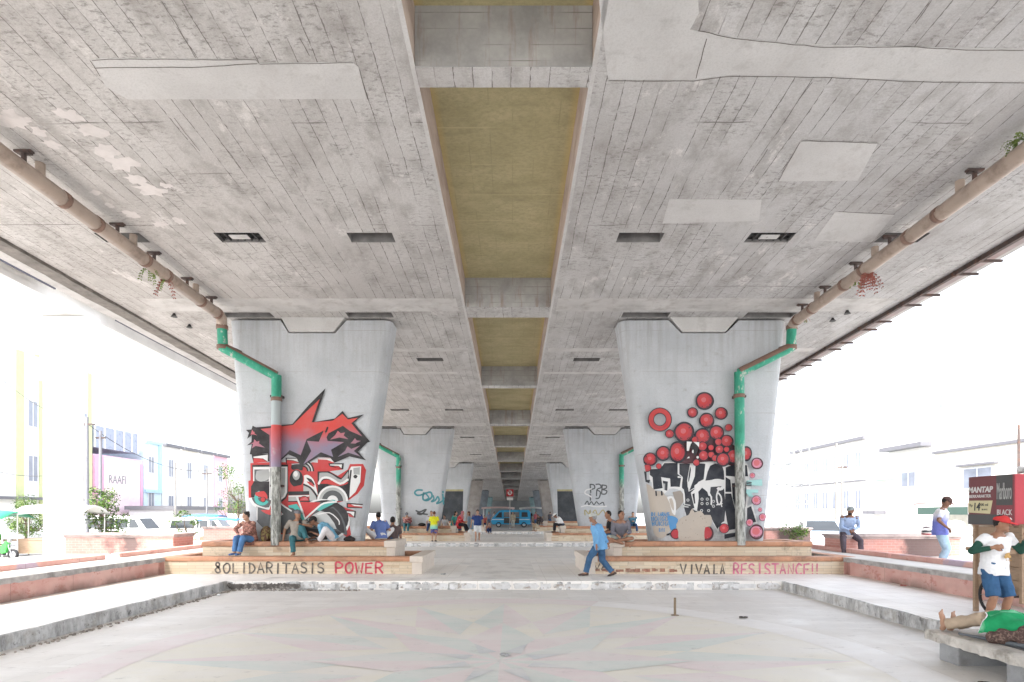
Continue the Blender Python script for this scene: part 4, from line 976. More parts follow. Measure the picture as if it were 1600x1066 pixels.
# ================================================================== rain pipes
def rainpipe(sgn, X, Yv, path_px, label):
    """horizontal run at X under the deck to Yv, down, slanting to the pillar and down its face"""
    t = thing('drain_pipe', label, 'drain pipe', (0, 15.9, 0), group='drain pipes beside the pillars')
    off = Vector((0, -15.9, 0)); d = .30
    run0 = Vector((X, 3.0, sof(3.0) - d)); run1 = Vector((X, Yv, sof(Yv) - d))
    q = [wall(px, py, yy) for px, py, yy in path_px]
    n = 14
    m = MB(); m.tube([run0 + off, run1 + off + Vector((0, -.12, .0)), run1 + off + Vector((0, -.02, -.05)), q[0] + off], .13, n); m.build('upper_pipe', M['pipe'], t)
    m = MB(); m.tube([q[0] + off, q[1] + off + Vector((0, 0, .1)), q[1] + off, q[1].lerp(q[2], .1) + off], .125, n)
    m.tube([q[1] + off, q[2] + off], .125, n); m.tube([q[2] + off + Vector((0, 0, .02)), q[2] + off - Vector((0, 0, .02)), q[3] + off], .13, n)
    m.build('painted_pipe', M['greenmural'] if sgn < 0 else M['green'], t)
    # brown upper skin of the slanting length, where the green has not reached
    dirv = (q[2] - q[1]).normalized(); m = MB()
    up = Vector((0, 0, 1)); up = (up - dirv * up.dot(dirv)).normalized(); sd2 = dirv.cross(up)
    rs = []
    for k in range(2):
        c = q[1].lerp(q[2], (.02, .99)[k]) + off
        rs.append([c + (up * math.sin(R(a)) + sd2 * math.cos(R(a))) * .131 for a in range(20, 200, 15)])
    m.rings(rs, 0, True, False, False); m.build('bare_skin', M['collar'], t)
    ys = [Yv - 1.0, Yv - 2.35, Yv - 3.05, Yv - 4.4, Yv - 5.15, Yv - 7.2, Yv - 9.6]
    for yy in ys + [Yv - .25]:
        c = Vector((X, yy, sof(yy) - d)) + off; tt = (run1 - run0).normalized()
        MB().tube([c - tt * .05, c - tt * .05, c + tt * .05, c + tt * .05], [.125, .142, .142, .125], n).build('collar', M['collar'], t)
    for c, tt in ((q[0], Vector((0, 0, 1))), (q[1], Vector((0, 0, 1))), (q[2] - Vector((0, 0, .62)), Vector((0, 0, 1)))):
        MB().tube([c + off - tt * .05, c + off - tt * .05, c + off + tt * .05, c + off + tt * .05], [.12, .146, .146, .12], n).build('collar', M['collar'], t)
    for yy in (Yv - .5, Yv - 1.55, Yv - 2.75, Yv - 3.85, Yv - 5.9, Yv - 7.6, Yv - 9.2):
        z = sof(yy); m = MB(); y = yy - 15.9
        m.box(X - .13, X + .13, y - .04, y + .04, z - .028, z + .005); m.box(X - .02, X + .02, y - .03, y + .03, z - .2, z - .028)
        m.box(X - .10, X + .10, y - .05, y + .05, z - .045, z - .028)
        m.build('hanger', M['steel'], t)
    for yy in (Yv - 3.4, Yv - 1.2, Yv - 5.6):                      # stub inlets from the deck
        m = MB(); m.tube([Vector((X, yy, sof(yy) + .02)) + off, Vector((X, yy, sof(yy) - .2)) + off], .07, 10); m.build('inlet', M['pipe'], t)
    b = q[1] + off
    m = MB(); m.tube([b + Vector((0, 0, .1)), Vector((b.x - sgn * .12, -.44, b.z + .1))], .03, 8); m.build('wall_bracket', M['steel'], t)
    for z in (4.9, 2.5):
        c = Vector((q[3].x, q[3].y, z)) + off; m = MB(); m.box(c.x - .15, c.x + .15, c.y - .02, -.44, z - .03, z + .03)
        m.build('pipe_strap', M['steel'], t)
    return t
DL = rainpipe(-1, -7.42, 14.55, [(347, 512, 14.6), (348, 543, 14.7), (432, 588, 15.24), (431, 852, 15.24)], 'beige and green drain pipe running down the front left pillar')
DR = rainpipe(1, 7.40, 15.0, [(1237, 512, 15.05), (1236, 543, 15.05), (1155, 583, 15.24), (1157, 852, 15.24)], 'beige and green drain pipe running down the front right pillar')
for k in (1, 2):
    dup(DL, (0, S * k, -.03296 * S * k), ('green drain pipe on the second left pillar', 'drain pipe on the third left pillar')[k - 1])
    dup(DR, (0, S * k, -.03296 * S * k), ('green drain pipe on the second right pillar beside the scrawled letters', 'drain pipe on the third right pillar')[k - 1])

for o in list(COL.objects):
    if o.name.startswith('painted_pipe.') and o.parent.name != DL.name: o.data = o.data.copy(); o.data.materials[0] = M['green']
# weeds that grow out of the pipes
WG = mat('fern_green', (.16, .22, .06), .7, .3, 9, bump=0); WR_ = mat('dried_red_weed', (.30, .10, .075), .7, .3, 9, bump=0)
def weed(p, n, L, label, red=0., up=.2, seed=1):
    rng = random.Random(seed); t = thing('hanging_weed', label, 'weed', p, group='weeds growing on the drain pipes')
    for name, mt, cnt in (('green_fronds', WG, int(n * (1 - red))), ('dry_fronds', WR_, int(n * red))):
        m = MB()
        for i in range(cnt):
            a = rng.uniform(0, 6.28); l = L * rng.uniform(.4, 1); pts = [Vector((0, 0, 0))]; v = Vector((math.cos(a) * .6, math.sin(a) * .6, up + rng.uniform(-.3, .5)))
            for k in range(6):
                pts.append(pts[-1] + v.normalized() * l / 6); v.z -= rng.uniform(.25, .55); v.x += rng.uniform(-.1, .1)
            m.tube(pts, [.007 * (1 - k / 8) for k in range(7)], 4)
            for k in range(1, 7):
                for s_ in (-1, 1):
                    b = pts[k]; q = Vector((math.cos(a + s_ * 1.4), math.sin(a + s_ * 1.4), -.35)) * l * .16 * rng.uniform(.6, 1.2)
                    w_ = Vector((0, 0, .018)); m.add([b, b + q * .5 + w_, b + q, b + q * .5 - w_], [(0, 1, 2, 3)])
        if m.f: m.build(name, mt, t)
weed(Vector((-7.5, 11.75, sof(11.75) - .40)), 8, .42, 'straggly green weed hanging from the left drain pipe', .1, .1, 3)
weed(Vector((-7.4, 12.15, sof(12.15) - .41)), 8, .42, 'dry brown weed roots dangling from the left drain pipe joint', .7, -.2, 9)
weed(Vector((7.42, 12.3, sof(12.3) - .40)), 8, .22, 'small green weed on the right drain pipe beside the red one', .1, .3, 4)
weed(Vector((7.45, 11.9, sof(11.9) - .40)), 20, .46, 'reddish dried weed hanging from the right drain pipe', 1., -.1, 5)
weed(Vector((7.52, 14.8, sof(14.8) - .32)), 9, .32, 'green weed beside the elbow of the right drain pipe', .25, .5, 6)
weed(Vector((7.3, 8.25, sof(8.25) - .16)), 12, .32, 'bright green fern at the near end of the right drain pipe', 0, .6, 7)
# ================================================================== lettering from the built-in font
def lettering(name, body, size, loc, rot, m, parent=None, sx=1., shear=0., bold=0., depth=.002):
    cu = bpy.data.curves.new(name, 'FONT'); cu.body = body; cu.size = size; cu.shear = shear; cu.extrude = depth; cu.offset = bold; cu.align_x = 'CENTER'; cu.align_y = 'CENTER'
    o = bpy.data.objects.new(name, cu); COL.objects.link(o)
    me = bpy.data.meshes.new_from_object(o.evaluated_get(bpy.context.evaluated_depsgraph_get()))
    bpy.data.objects.remove(o); me.materials.clear(); me.materials.append(m)
    o = bpy.data.objects.new(name, me); COL.objects.link(o); o.location = loc; o.rotation_euler = [R(a) for a in rot]; o.scale = (sx, 1, 1)
    if parent: o.parent = parent
    return o
def col(name, c, rough=.6, var=.08, **k): return mat(name, c, rough, var, 3, **k)
GZ = -.6
WHITEB = mat('white_render_wall', (.78, .78, .76), .8, .06, .6, (.55, .54, .52), .4, .5, world=True)
FRAME = col('pale_window_frame', (.62, .63, .64)); PANE = mat('window_pane', (.22, .24, .29), .15, .2, 1, bump=0, spec=.8)
# neighbour flyover on the left
nf = thing('flyover', 'pale narrow ramp running beside the main deck on the left', 'flyover', (-16, 0, 0))
s2 = lambda y: 9.72 - .03296 * y
RAMP = mat('pale_ramp_concrete', (.70, .69, .67), .85, .1, .8, (.5, .48, .46), .5, .6, world=True)
MB().box(-1.2, 1.2, -16, 112, .25, .5, 0, s2).build('edge_slab', RAMP, nf)
MB().box(1.0, 1.2, -16, 112, .5, 1.6, 0, s2).build('parapet', RAMP, nf); MB().box(-1.2, -1.0, -16, 112, .5, 1.6, 0, s2).build('parapet', RAMP, nf)
MB().box(-.75, .75, -16, 112, -.25, .25, 0, s2).build('box_girder', RAMP, nf)
FAS = mat('slate_blue_fascia', (.075, .075, .095), .85, .2, 2, world=True)
MB().box(1.2, 1.25, -16, 18.4, -.12, .42, 0, s2).build('fascia', FAS, nf); MB().box(-.8, -.75, -16, 18.0, -.45, -.251, 0, s2).build('drip_beam', FAS, nf)
MB().box(1.2, 1.25, 21.2, 42, -.1, .14, 0, s2).build('drip_beam', FAS, nf)
for i, y in enumerate((-12, 20.5, 53, 86)):
    t = thing('bridge_pillar', ('white pillar of the left ramp beside the camera', 'broad white pillar of the left ramp rising behind the brick planter', 'distant white pillar of the left ramp', 'farthest white pillar of the left ramp')[i], 'pillar', (-16.15, y, GZ), group='white pillars of the left ramp')
    z = s2(y) - .25 - GZ; m = MB()
    prof = [(-.56, 0), (.56, 0), (.56, z * .74), (.75, z * .86), (1.2, z + .02), (-1.0, z + .02), (-.7, z * .86), (-.56, z * .74)]
    m.prism([(x, -.3, zz) for x, zz in prof], (0, .6, 0)); m.build('shaft', WHITEB, t, bevel=.12)
# ------------------------------------------------------------------ street fronts ; sg = side the building stands on
def front_house(X, sg, ya, yb, h, m, label, wins=(), bands=(), cat='building', roof=None, depth=11):
    t = thing('shop_house', label, cat, (X, (ya + yb) / 2, GZ), group='buildings along the streets')
    yc = (ya + yb) / 2; f = lambda a: sg * a
    def bx(a, b, y0, y1, z0, z1, name, mm, parent=t): x0, x1 = sorted((f(a), f(b))); o = MB().box(x0, x1, y0 - yc, y1 - yc, z0, z1).build(name, mm, parent); return o
    bx(0, depth, ya, yb, 0, h, 'wall', m)
    if roof: bx(-.5, depth + .3, ya - .2, yb + .2, h, h + .35, 'roof', roof)
    for y0, y1, z0, z1 in wins:
        w_ = bx(-.06, .002, y0, y1, z0, z1, 'window', FRAME)
        bx(-.075, -.065, y0 + .12, (y0 + y1) / 2 - .05, z0 + .12, z1 - .12, 'pane', PANE, w_); bx(-.075, -.065, (y0 + y1) / 2 + .05, y1 - .12, z0 + .12, z1 - .12, 'pane', PANE, w_)
    for y0, y1, z0, z1, d, name, mm in bands: bx(-d, .003, y0, y1, z0, z1, name, mm)
    return t
LIME = col('lime_green_paint', (.50, .545, .30)); PINK = col('pink_paint', (.66, .36, .50)); PALEPINK = col('pale_pink_paint', (.72, .45, .54)); SKYB = col('sky_blue_paint', (.38, .56, .68)); PALEB = col('pale_blue_paint', (.58, .70, .76))
LILAC = col('glazed_grey_blue', (.30, .33, .42), .3); GREYR = col('grey_roofing', (.15, .15, .165)); GREENA = col('dark_green_awning', (.055, .095, .08)); CREAMW = col('cream_render', (.74, .72, .66))
gw = []
for z in (4.6, 8.7): gw += [(42.2, 43.2, z, z + 2.1), (47.4, 48.2, z, z + 2.1)]
front_house(-36, -1, 37.5, 48.7, 14.6, WHITEB, 'tall white building with lime green stripes on the left', gw,
            [(41.3, 41.9, 1.5, 14.2, .08, 'stripe', LIME), (43.3, 43.9, 1.5, 12.4, .08, 'stripe', LIME), (48.3, 48.68, 1.5, 14.2, .08, 'stripe', LIME), (42.9, 44.2, 14.2, 14.9, .3, 'cornice', LIME), (37.6, 48.6, 3.3, 3.5, .5, 'canopy', GREYR)])
t = front_house(-36, -1, 48.9, 55.4, 7.4, PALEPINK, 'pink building with a pale sign panel and a grey glazed top floor', [], [(48.95, 50.0, .5, 7.3, .1, 'pilaster', PINK), (55.0, 55.35, .5, 7.0, .1, 'pilaster', PINK), (50.1, 54.9, 1.2, 7.1, .12, 'sign_panel', col('pale_sign_panel', (.78, .62, .68)))])
MB().box(-9, .0, -3.2, 2.7, 8.0, 9.9).build('glazed_floor', LILAC, t)
for y in (-3.2, -2.0, -.7, .5, 1.6, 2.5): MB().box(.01, .06, y, y + .18, 8.0, 9.9).build('mullion', M['white'], t)
lettering('sign_text', 'RAAFI', 1.1, (.14, -.4, 5.3), (90, 0, 90), col('grey_sign_letters', (.22, .25, .24)), t, .8, 0)
front_house(-36, -1, 55.6, 58.4, 9.4, PALEB, 'pale blue shop house between the pink building and the row', [(56.2, 57.2, 6.2, 8.0), (56.2, 57.2, 2.6, 4.4)], [(57.9, 58.35, 4.5, 9.2, .12, 'pilaster', SKYB), (55.7, 58.3, 4.3, 4.6, .2, 'band', SKYB), (55.7, 58.3, 9.2, 9.5, .2, 'band', SKYB)])
for k, (mm, tx) in enumerate(((WHITEB, 'white shop house next to the pale blue one'), (CREAMW, 'cream shop house, third from the pink building'), (WHITEB, 'white shop house, fourth from the pink building'), (PALEPINK, 'pale rose shop house at the far end of the left row'))):
    y = 58.6 + 3.4 * k; front_house(-36, -1, y, y + 3.2, 9.4, mm, tx, [(y + .9, y + 1.9, 6.0, 8.0), (y + .9, y + 1.9, 2.6, 4.2)], [(y, y + 3.2, 9.2, 9.5, .4, 'eave', GREYR)], roof=None)
t = front_house(-31, -1, 52, 60, 2.6, col('shed_wall', (.55, .54, .55)), 'low market shed with a grey roof before the left shop row', roof=GREYR, depth=4)
# right row
rw = lambda y0, n, z, h=1.6: [(y0 + 1.9 * i, y0 + 1.9 * i + 1.1, z, z + h) for i in range(n)]
front_house(33, 1, 53.0, 67, 9.6, WHITEB, 'long white building with two rows of small windows on the right', rw(53.6, 7, 6.6) + rw(53.6, 7, 2.6, 2.0), [(53, 67, 5.3, 5.45, .2, 'ledge', GREYR), (53, 67, 9.2, 9.5, .3, 'eave', GREYR)])
front_house(36, 1, 44, 62, 13.2, WHITEB, 'tall white block rising behind the right row', rw(45, 8, 11.0, 1.3), [], depth=9)
front_house(33, 1, 44.6, 52.8, 7.9, WHITEB, 'white shop house with a dark eave and green canopy on the right', [(46.4, 48.2, 4.4, 5.8)], [(44.7, 49.8, 7.6, 7.95, .9, 'eave', GREYR), (48.6, 51.8, 5.2, 5.6, .7, 'canopy', col('pale_green_canopy', (.34, .52, .40))), (50.2, 52.0, 2.2, 2.5, 1.0, 'shade', GREYR)])
front_house(33, 1, 35.5, 44.4, 7.5, CREAMW, 'cream shop house behind the vendor cart', [(39.0, 41.6, 4.0, 5.6)], [(38.6, 44.2, 2.2, 2.75, 1.5, 'awning', GREENA), (35.5, 44.4, 6.9, 7.1, .25, 'ledge', GREYR), (38.6, 42, 5.7, 5.85, .3, 'lintel', GREYR)])
front_house(33, 1, 69, 80, 8, WHITEB, 'distant white building at the end of the right street', rw(70, 5, 5.5), [(69, 80, 7.7, 8.0, .3, 'eave', SKYB)])
# abutment at the far end
m = MB(); m.box(-13, 13, 110, 112, -.6, 5.5); o = m.build('abutment_wall', mat('dull_grey_wall', (.25, .27, .28), .85, .15, .6, world=True)); tag(o, 'dull grey abutment wall closing the far end under the flyover', 'wall')
# scaffold tower
t = thing('scaffold_tower', 'tall pale steel scaffold frame beside the right pillar', 'scaffold', (22, 45, GZ))
m = MB(); PS = col('dull_steel', (.26, .27, .28), .5)
for x in (-1.2, 0, 1.2):
    for y in (-.6, .6): m.tube([(x, y, 0), (x, y, 9.6)], .05, 6)
m.build('upright', PS, t); m = MB()
for k in range(6):
    z = 1.4 + 1.6 * k
    for y in (-.6, .6):
        m.tube([(-1.2, y, z), (1.2, y, z)], .05, 5); m.tube([(-1.2, y, z + 1.5), (0, y, z)], .04, 5); m.tube([(0, y, z + 1.5), (1.2, y, z)], .04, 5)
    for x in (-1.2, 0, 1.2): m.tube([(x, -.6, z), (x, .6, z)], .03, 5)
m.build('brace', PS, t)
def pole(x, y, h, r, label, arm=0, m_=None):
    t = thing('utility_pole', label, 'pole', (x, y, GZ), group='utility poles')
    m = MB(); m.tube([(0, 0, 0), (0, 0, h)], [r, r * .7], 8); m.build('shaft', m_ or col('weathered_pole', (.22, .21, .20)), t)
    if arm:
        m = MB(); m.box(-arm, arm, -.05, .05, h - .5, h - .4); m.build('crossarm', M['steel'], t)
pole(-26.9, 36, 8.4, .14, 'grey utility pole with cables beside the pink building', .5, col('grey_pole', (.2, .2, .22))); pole(-26.4, 36.5, 7.6, .12, 'second grey utility pole next to the leafy bush', .3, col('grey_pole', (.2, .2, .22)))
pole(-27.2, 46, 6.4, .09, 'thin pole in front of the white shop row on the left'); pole(-25.2, 47, 6.0, .09, 'thin pole at the right end of the left shop row', .4)
pole(19.4, 34, 6.5, .10, 'thin leaning pole beside the scaffold frame'); pole(20.3, 35, 5.6, .09, 'slim pole between the scaffold and the seated man', .3)
pole(28.5, 32, 7.3, .09, 'dark pole above the red advertising box', 0, M['steel']); pole(29.6, 32.5, 7.6, .10, 'taller dark pole above the red advertising box', 0, M['steel'])
def cable(a, b, sag, label):
    a, b = Vector(a), Vector(b); m = MB(); m.tube([a.lerp(b, i / 12) - Vector((0, 0, sag * 4 * (i / 12) * (1 - i / 12))) for i in range(13)], .022, 5)
    tag(m.build('overhead_cable', M['dark']), label, 'cable', 'overhead cables')
cable((-34, 38, 10.6), (-26.9, 36, 7.2), .4, 'drooping black cable across the lime striped building'); cable((-36, 40, 4.6), (-26.9, 36, 4.6), .4, 'low cable in front of the lime striped building')
cable((-26.9, 36, 7.4), (-25.2, 47, 5.2), .9, 'cable from the grey pole past the pink building')

# ------------------------------------------------------------------ foliage
LEAF = mat('leaf_green', (.05, .10, .02), .6, .45, 4, bump=0); LEAF2 = mat('light_leaf_green', (.11, .18, .025), .6, .4, 4, bump=0); BARK = mat('brown_bark', (.16, .12, .09), .9, .3, 6)
def tree(name, p, h, rad, n, label, lo=.25, seed=1, cat='tree', leaf=.13):
    rng = random.Random(seed); t = thing(name, label, cat, p, group='trees and bushes by the street')
    m = MB(); m.tube([(0, 0, 0), (.05, 0, h * .3), (0, .05, h * .6)], [.10, .07, .03], 8)
    cl = []
    for i in range(max(7, n // 130)):
        a = rng.uniform(0, 6.28); z = rng.uniform(lo, 1) * h; q = rad * rng.uniform(.2, .95) * (1 - .55 * abs(z / h - .55))
        c = Vector((q * math.cos(a), q * math.sin(a), z)); cl.append((c, rad * rng.uniform(.25, .45))); m.tube([(0, 0, min(z * .7, h * .55)), c * .7, c], [.04, .025, .008], 5)
    m.build('trunk', BARK, t); m = MB()
    for i in range(n):
        c, r_ = rng.choice(cl); v = Vector((rng.gauss(0, 1), rng.gauss(0, 1), rng.gauss(0, .8))).normalized() * r_ * rng.uniform(.3, 1) ** .5
        b = c + v; d = Vector((rng.uniform(-1, 1), rng.uniform(-1, 1), rng.uniform(-.8, .4))).normalized(); s_ = d.cross(Vector((rng.uniform(-1, 1), rng.uniform(-1, 1), 1))).normalized(); l = leaf * rng.uniform(.6, 1.3)
        m.add([b, b + d * l * .5 + s_ * l * .28, b + d * l, b + d * l * .5 - s_ * l * .28], [(0, 1, 2, 3)], rng.random() < .35)
    m.build('crown', [LEAF, LEAF2], t)
tree('leafy_bush', (-23.6, 33, GZ), 3.6, 1.1, 4200, 'dense green bush rising beside the white ramp pillar', .1, 2, 'bush')
tree('small_tree', (-19.3, 40, GZ), 5.6, 1.5, 1700, 'airy green tree at the edge of the front left pillar', .45, 3)
tree('leafy_bush', (-32.5, 38, GZ), 3.2, 1.3, 3000, 'bright green shrub under the lime striped building', .3, 4, 'bush')
tree('leafy_bush', (-19.5, 34, GZ), 2.4, .9, 900, 'low yellow green shrub beside the blue stall', .3, 5, 'bush')
tree('leafy_bush', (11.6, 23.5, .5), .7, .7, 500, 'low weedy plant at the foot of the right brick planter', .05, 6, 'plant', .1)

# ------------------------------------------------------------------ vehicles ( local x forward, y across )
def wheel(parent, x, y, r, wd=.18):
    w_ = MB(); n = 20; pr = [(r * .62, -wd / 2), (r * .92, -wd / 2), (r, -wd * .3), (r, wd * .3), (r * .92, wd / 2), (r * .62, wd / 2)]
    w_.rings([[Vector((x + q * math.cos(6.2832 * k / n), y + o, r + q * math.sin(6.2832 * k / n))) for k in range(n)] for q, o in pr], 0, True, False)
    o = w_.build('wheel', M['black'], parent)
    m = MB(); m.tube([(x, y - wd * .38, r), (x, y + wd * .38, r)], r * .62, 16); m.build('rim', M['chrome'], o)
def vehicle(name, label, cat, loc, rz, prof, wid, body, wins, screens, wheels, r=.29, belt=1.0, taper=.86, stripe=None, group=None):
    t = thing(name, label, cat, loc, rz, group)
    hw = lambda z: wid / 2 * (1 if z <= belt else 1 - (1 - taper) * (z - belt) / (max(p[1] for p in prof) - belt))
    m = MB(); n = len(prof)
    a = [(x, -hw(z), z) for x, z in prof]; b = [(x, hw(z), z) for x, z in prof]
    m.add(a + b, [list(range(n))[::-1], list(range(n, 2 * n))] + [(i, (i + 1) % n, n + (i + 1) % n, n + i) for i in range(n)])
    m.build('body', body, t, bevel=.05, seg=3)
    for w_ in wins:
        for s_ in (-1, 1):
            mm = MB(); mm.prism([(x, s_ * (hw(z) + .004), z) for x, z in w_], (0, s_ * .012, 0)); mm.build('window', M['glass'], t)
    for (x0, z0), (x1, z1) in screens:
        mm = MB(); d = Vector((z0 - z1, 0, x1 - x0)).normalized() * .012
        if d.x * (x0 + x1) < 0: d = -d
        p = [Vector((x0, -hw(z0) * .88, z0)), Vector((x0, hw(z0) * .88, z0)), Vector((x1, hw(z1) * .86, z1)), Vector((x1, -hw(z1) * .86, z1))]
        mm.prism([q + d * .3 for q in p], d); mm.build('windscreen', M['glass'], t)
    for x in wheels:
        for s_ in (-1, 1): wheel(t, x, s_ * (wid / 2 - .08), r)
    fx = max(p[0] for p in prof); rx = min(p[0] for p in prof)
    for s_ in (-1, 1):
        mm = MB(); mm.ell((fx - .06, s_ * wid * .36, .68), .06, .13, .09); mm.build('headlight', M['chrome'], t)
        mm = MB(); mm.box(rx - .015, rx + .03, s_ * wid * .40 - .06, s_ * wid * .40 + .06, .65, .9); mm.build('tail_light', col('red_lens', (.45, .03, .03), .2), t)
    if stripe:
        for s_ in (-1, 1):
            mm = MB(); y = s_ * (wid / 2 + .003); mm.box(rx + .1, fx - .12, min(y, y + s_ * .006), max(y, y + s_ * .006), .78, .86); mm.build('stripe', stripe, t)
    mm = MB(); mm.box(fx - .05, fx + .05, -wid * .44, wid * .44, .3, .48); mm.box(rx - .05, rx + .05, -wid * .44, wid * .44, .3, .48); mm.build('bumper', M['greyconc'], t, bevel=.02)
    return t
VP = [(-2.1, .3), (2.05, .3), (2.1, .75), (1.95, 1.0), (1.35, 1.78), (1.1, 1.88), (-1.9, 1.9), (-2.08, 1.75)]
VW = [[(-1.85, 1.12), (-.15, 1.12), (-.15, 1.68), (-1.75, 1.68)], [(.0, 1.12), (.75, 1.12), (.75, 1.68), (.0, 1.68)], [(.87, 1.12), (1.55, 1.12), (1.2, 1.66), (.87, 1.68)]]
vehicle('parked_van', 'white minivan with dark side windows behind the long brick planter', 'van', (-25.9, 38, GZ + .25), 0, VP, 1.65, M['white'], VW, [((1.92, 1.05), (1.4, 1.72)), ((-2.09, 1.1), (-2.09, 1.65))], (1.35, -1.35))
vehicle('parked_van', 'white minivan parked nose to tail ahead of the first one', 'van', (-23.2, 42.5, GZ + .1), R(6), VP, 1.65, M['white'], VW, [((1.92, 1.05), (1.4, 1.72)), ((-2.09, 1.1), (-2.09, 1.65))], (1.35, -1.35))
CP = [(-1.9, .3), (1.85, .3), (1.92, .7), (1.7, .86), (.95, .95), (.25, 1.45), (-1.0, 1.5), (-1.75, 1.05), (-1.95, .9)]
CW = [[(-1.35, 1.0), (-.3, 1.0), (-.3, 1.38), (-.95, 1.4)], [(-.2, 1.0), (.7, 1.0), (.15, 1.38), (-.2, 1.38)]]
vehicle('parked_car', 'pale blue car seen past the seated man on the right planter', 'car', (14.6, 27, GZ + .55), R(-110), CP, 1.65, col('pale_blue_car_paint', (.50, .60, .70), .25), CW, [((.92, .97), (.3, 1.42)), ((-1.72, 1.08), (-1.05, 1.46))], (1.2, -1.2), .29, .95, .8)
AP = [(-2.0, .3), (1.95, .3), (2.1, .6), (2.0, .95), (1.25, 1.72), (1.0, 1.8), (-1.85, 1.8), (-2.02, 1.6)]
AW = [[(-1.75, 1.08), (-1.1, 1.08), (-1.1, 1.58), (-1.7, 1.58)], [(.95, 1.02), (1.65, 1.02), (1.2, 1.58), (.95, 1.58)]]
BLUE = col('bright_blue_van_paint', (.03, .30, .55), .35)
t = vehicle('blue_minibus', 'bright blue public minibus with its side door open under the far deck', 'minibus', (-.1, 60, .19), R(180), AP, 1.6, BLUE, AW, [((2.02, 1.0), (1.35, 1.66)), ((-2.03, 1.05), (-2.03, 1.55))], (1.3, -1.35), .28, 1.0, .9, col('pale_stripe', (.6, .68, .7)))
for s_ in (-1, 1):
    y = s_ * .812; MB().box(-.85, .75, min(y, y - s_ * .02), max(y, y - s_ * .02), .42, 1.0).build('door_shade_panel', M['dark'], t); MB().box(-.85, .75, min(s_ * .77, s_ * .79), max(s_ * .77, s_ * .79), 1.06, 1.6).build('window', M['glass'], t)  # flat dark panels painted in for the shade inside the open door
# no parking sign
t = thing('traffic_sign', 'no parking sign with a struck out P on a grey post', 'sign', (-.2, 54, .19))
MB().tube([(0, 0, 0), (0, 0, 3.6)], .04, 8).build('post', M['lip'], t)
SB = MB().box(-.34, .34, -.055, -.04, 3.08, 3.76).build('sign_board', col('sign_red', (.45, .04, .05)), t)
m = MB(); m.tube([(0, -.056, 3.42), (0, -.062, 3.42)], .29, 24); m.build('disc', M['white'], SB)
m = MB(); m.rings([[Vector((q * math.cos(6.2832 * k / 24), y, 3.42 + q * math.sin(6.2832 * k / 24))) for k in range(24)] for q, y in ((.29, -.066), (.22, -.068))], 0, False, False); m.add([(-.17, -.071, 3.55), (-.13, -.071, 3.6), (.17, -.071, 3.29), (.13, -.071, 3.24)], [(0, 1, 2, 3)]); m.build('ring', col('sign_red', (.45, .04, .05)), SB)
lettering('letter', 'P', .42, (0, -.066, 3.42), (90, 0, 0), M['black'], SB)
MB().box(-.3, .3, -.055, -.04, 2.72, 2.98).build('sub_plate', M['white'], t)

# motorcycle, front half in frame
t = thing('motorcycle', 'green and black motorcycle parked by the food stall', 'motorcycle', (-25.7, 28.6, GZ))
for x in (.62, -.62): wheel(t, x, 0, .27, .1)
m = MB(); m.tube([(.62, -.07, .27), (.45, -.07, .62), (.36, 0, .95)], .025, 6); m.tube([(.62, .07, .27), (.45, .07, .62), (.36, 0, .95)], .025, 6); m.build('fork', M['chrome'], t)
m = MB(); m.tube([(.33, -.33, 1.0), (.36, -.1, .97), (.36, .1, .97), (.33, .33, 1.0)], .016, 6); m.build('handlebar', M['black'], t)
m = MB(); m.prism([(.44, -.11, .9), (.34, -.11, .35), (.12, -.11, .3), (-.05, -.11, .5), (-.5, -.11, .55), (-.85, -.11, .72), (-.4, -.11, .74), (.1, -.11, .7), (.3, -.11, .95)], (0, .22, 0)); m.build('fairing', col('bright_green_plastic', (.06, .42, .07), .3), t, bevel=.03)
m = MB(); m.prism([(.12, -.12, .74), (-.8, -.12, .76), (-.82, -.12, .84), (-.3, -.12, .80), (.1, -.12, .80)], (0, .24, 0)); m.build('seat', M['black'], t, bevel=.03)
m = MB(); m.box(-.25, .2, -.1, .1, .22, .45); m.tube([(0, -.13, .25), (-.7, -.15, .3)], .045, 8); m.build('engine', M['dark'], t, bevel=.02)
m = MB(); m.ell((.43, 0, .93), .09, .1, .1); m.build('headlight', M['chrome'], t)

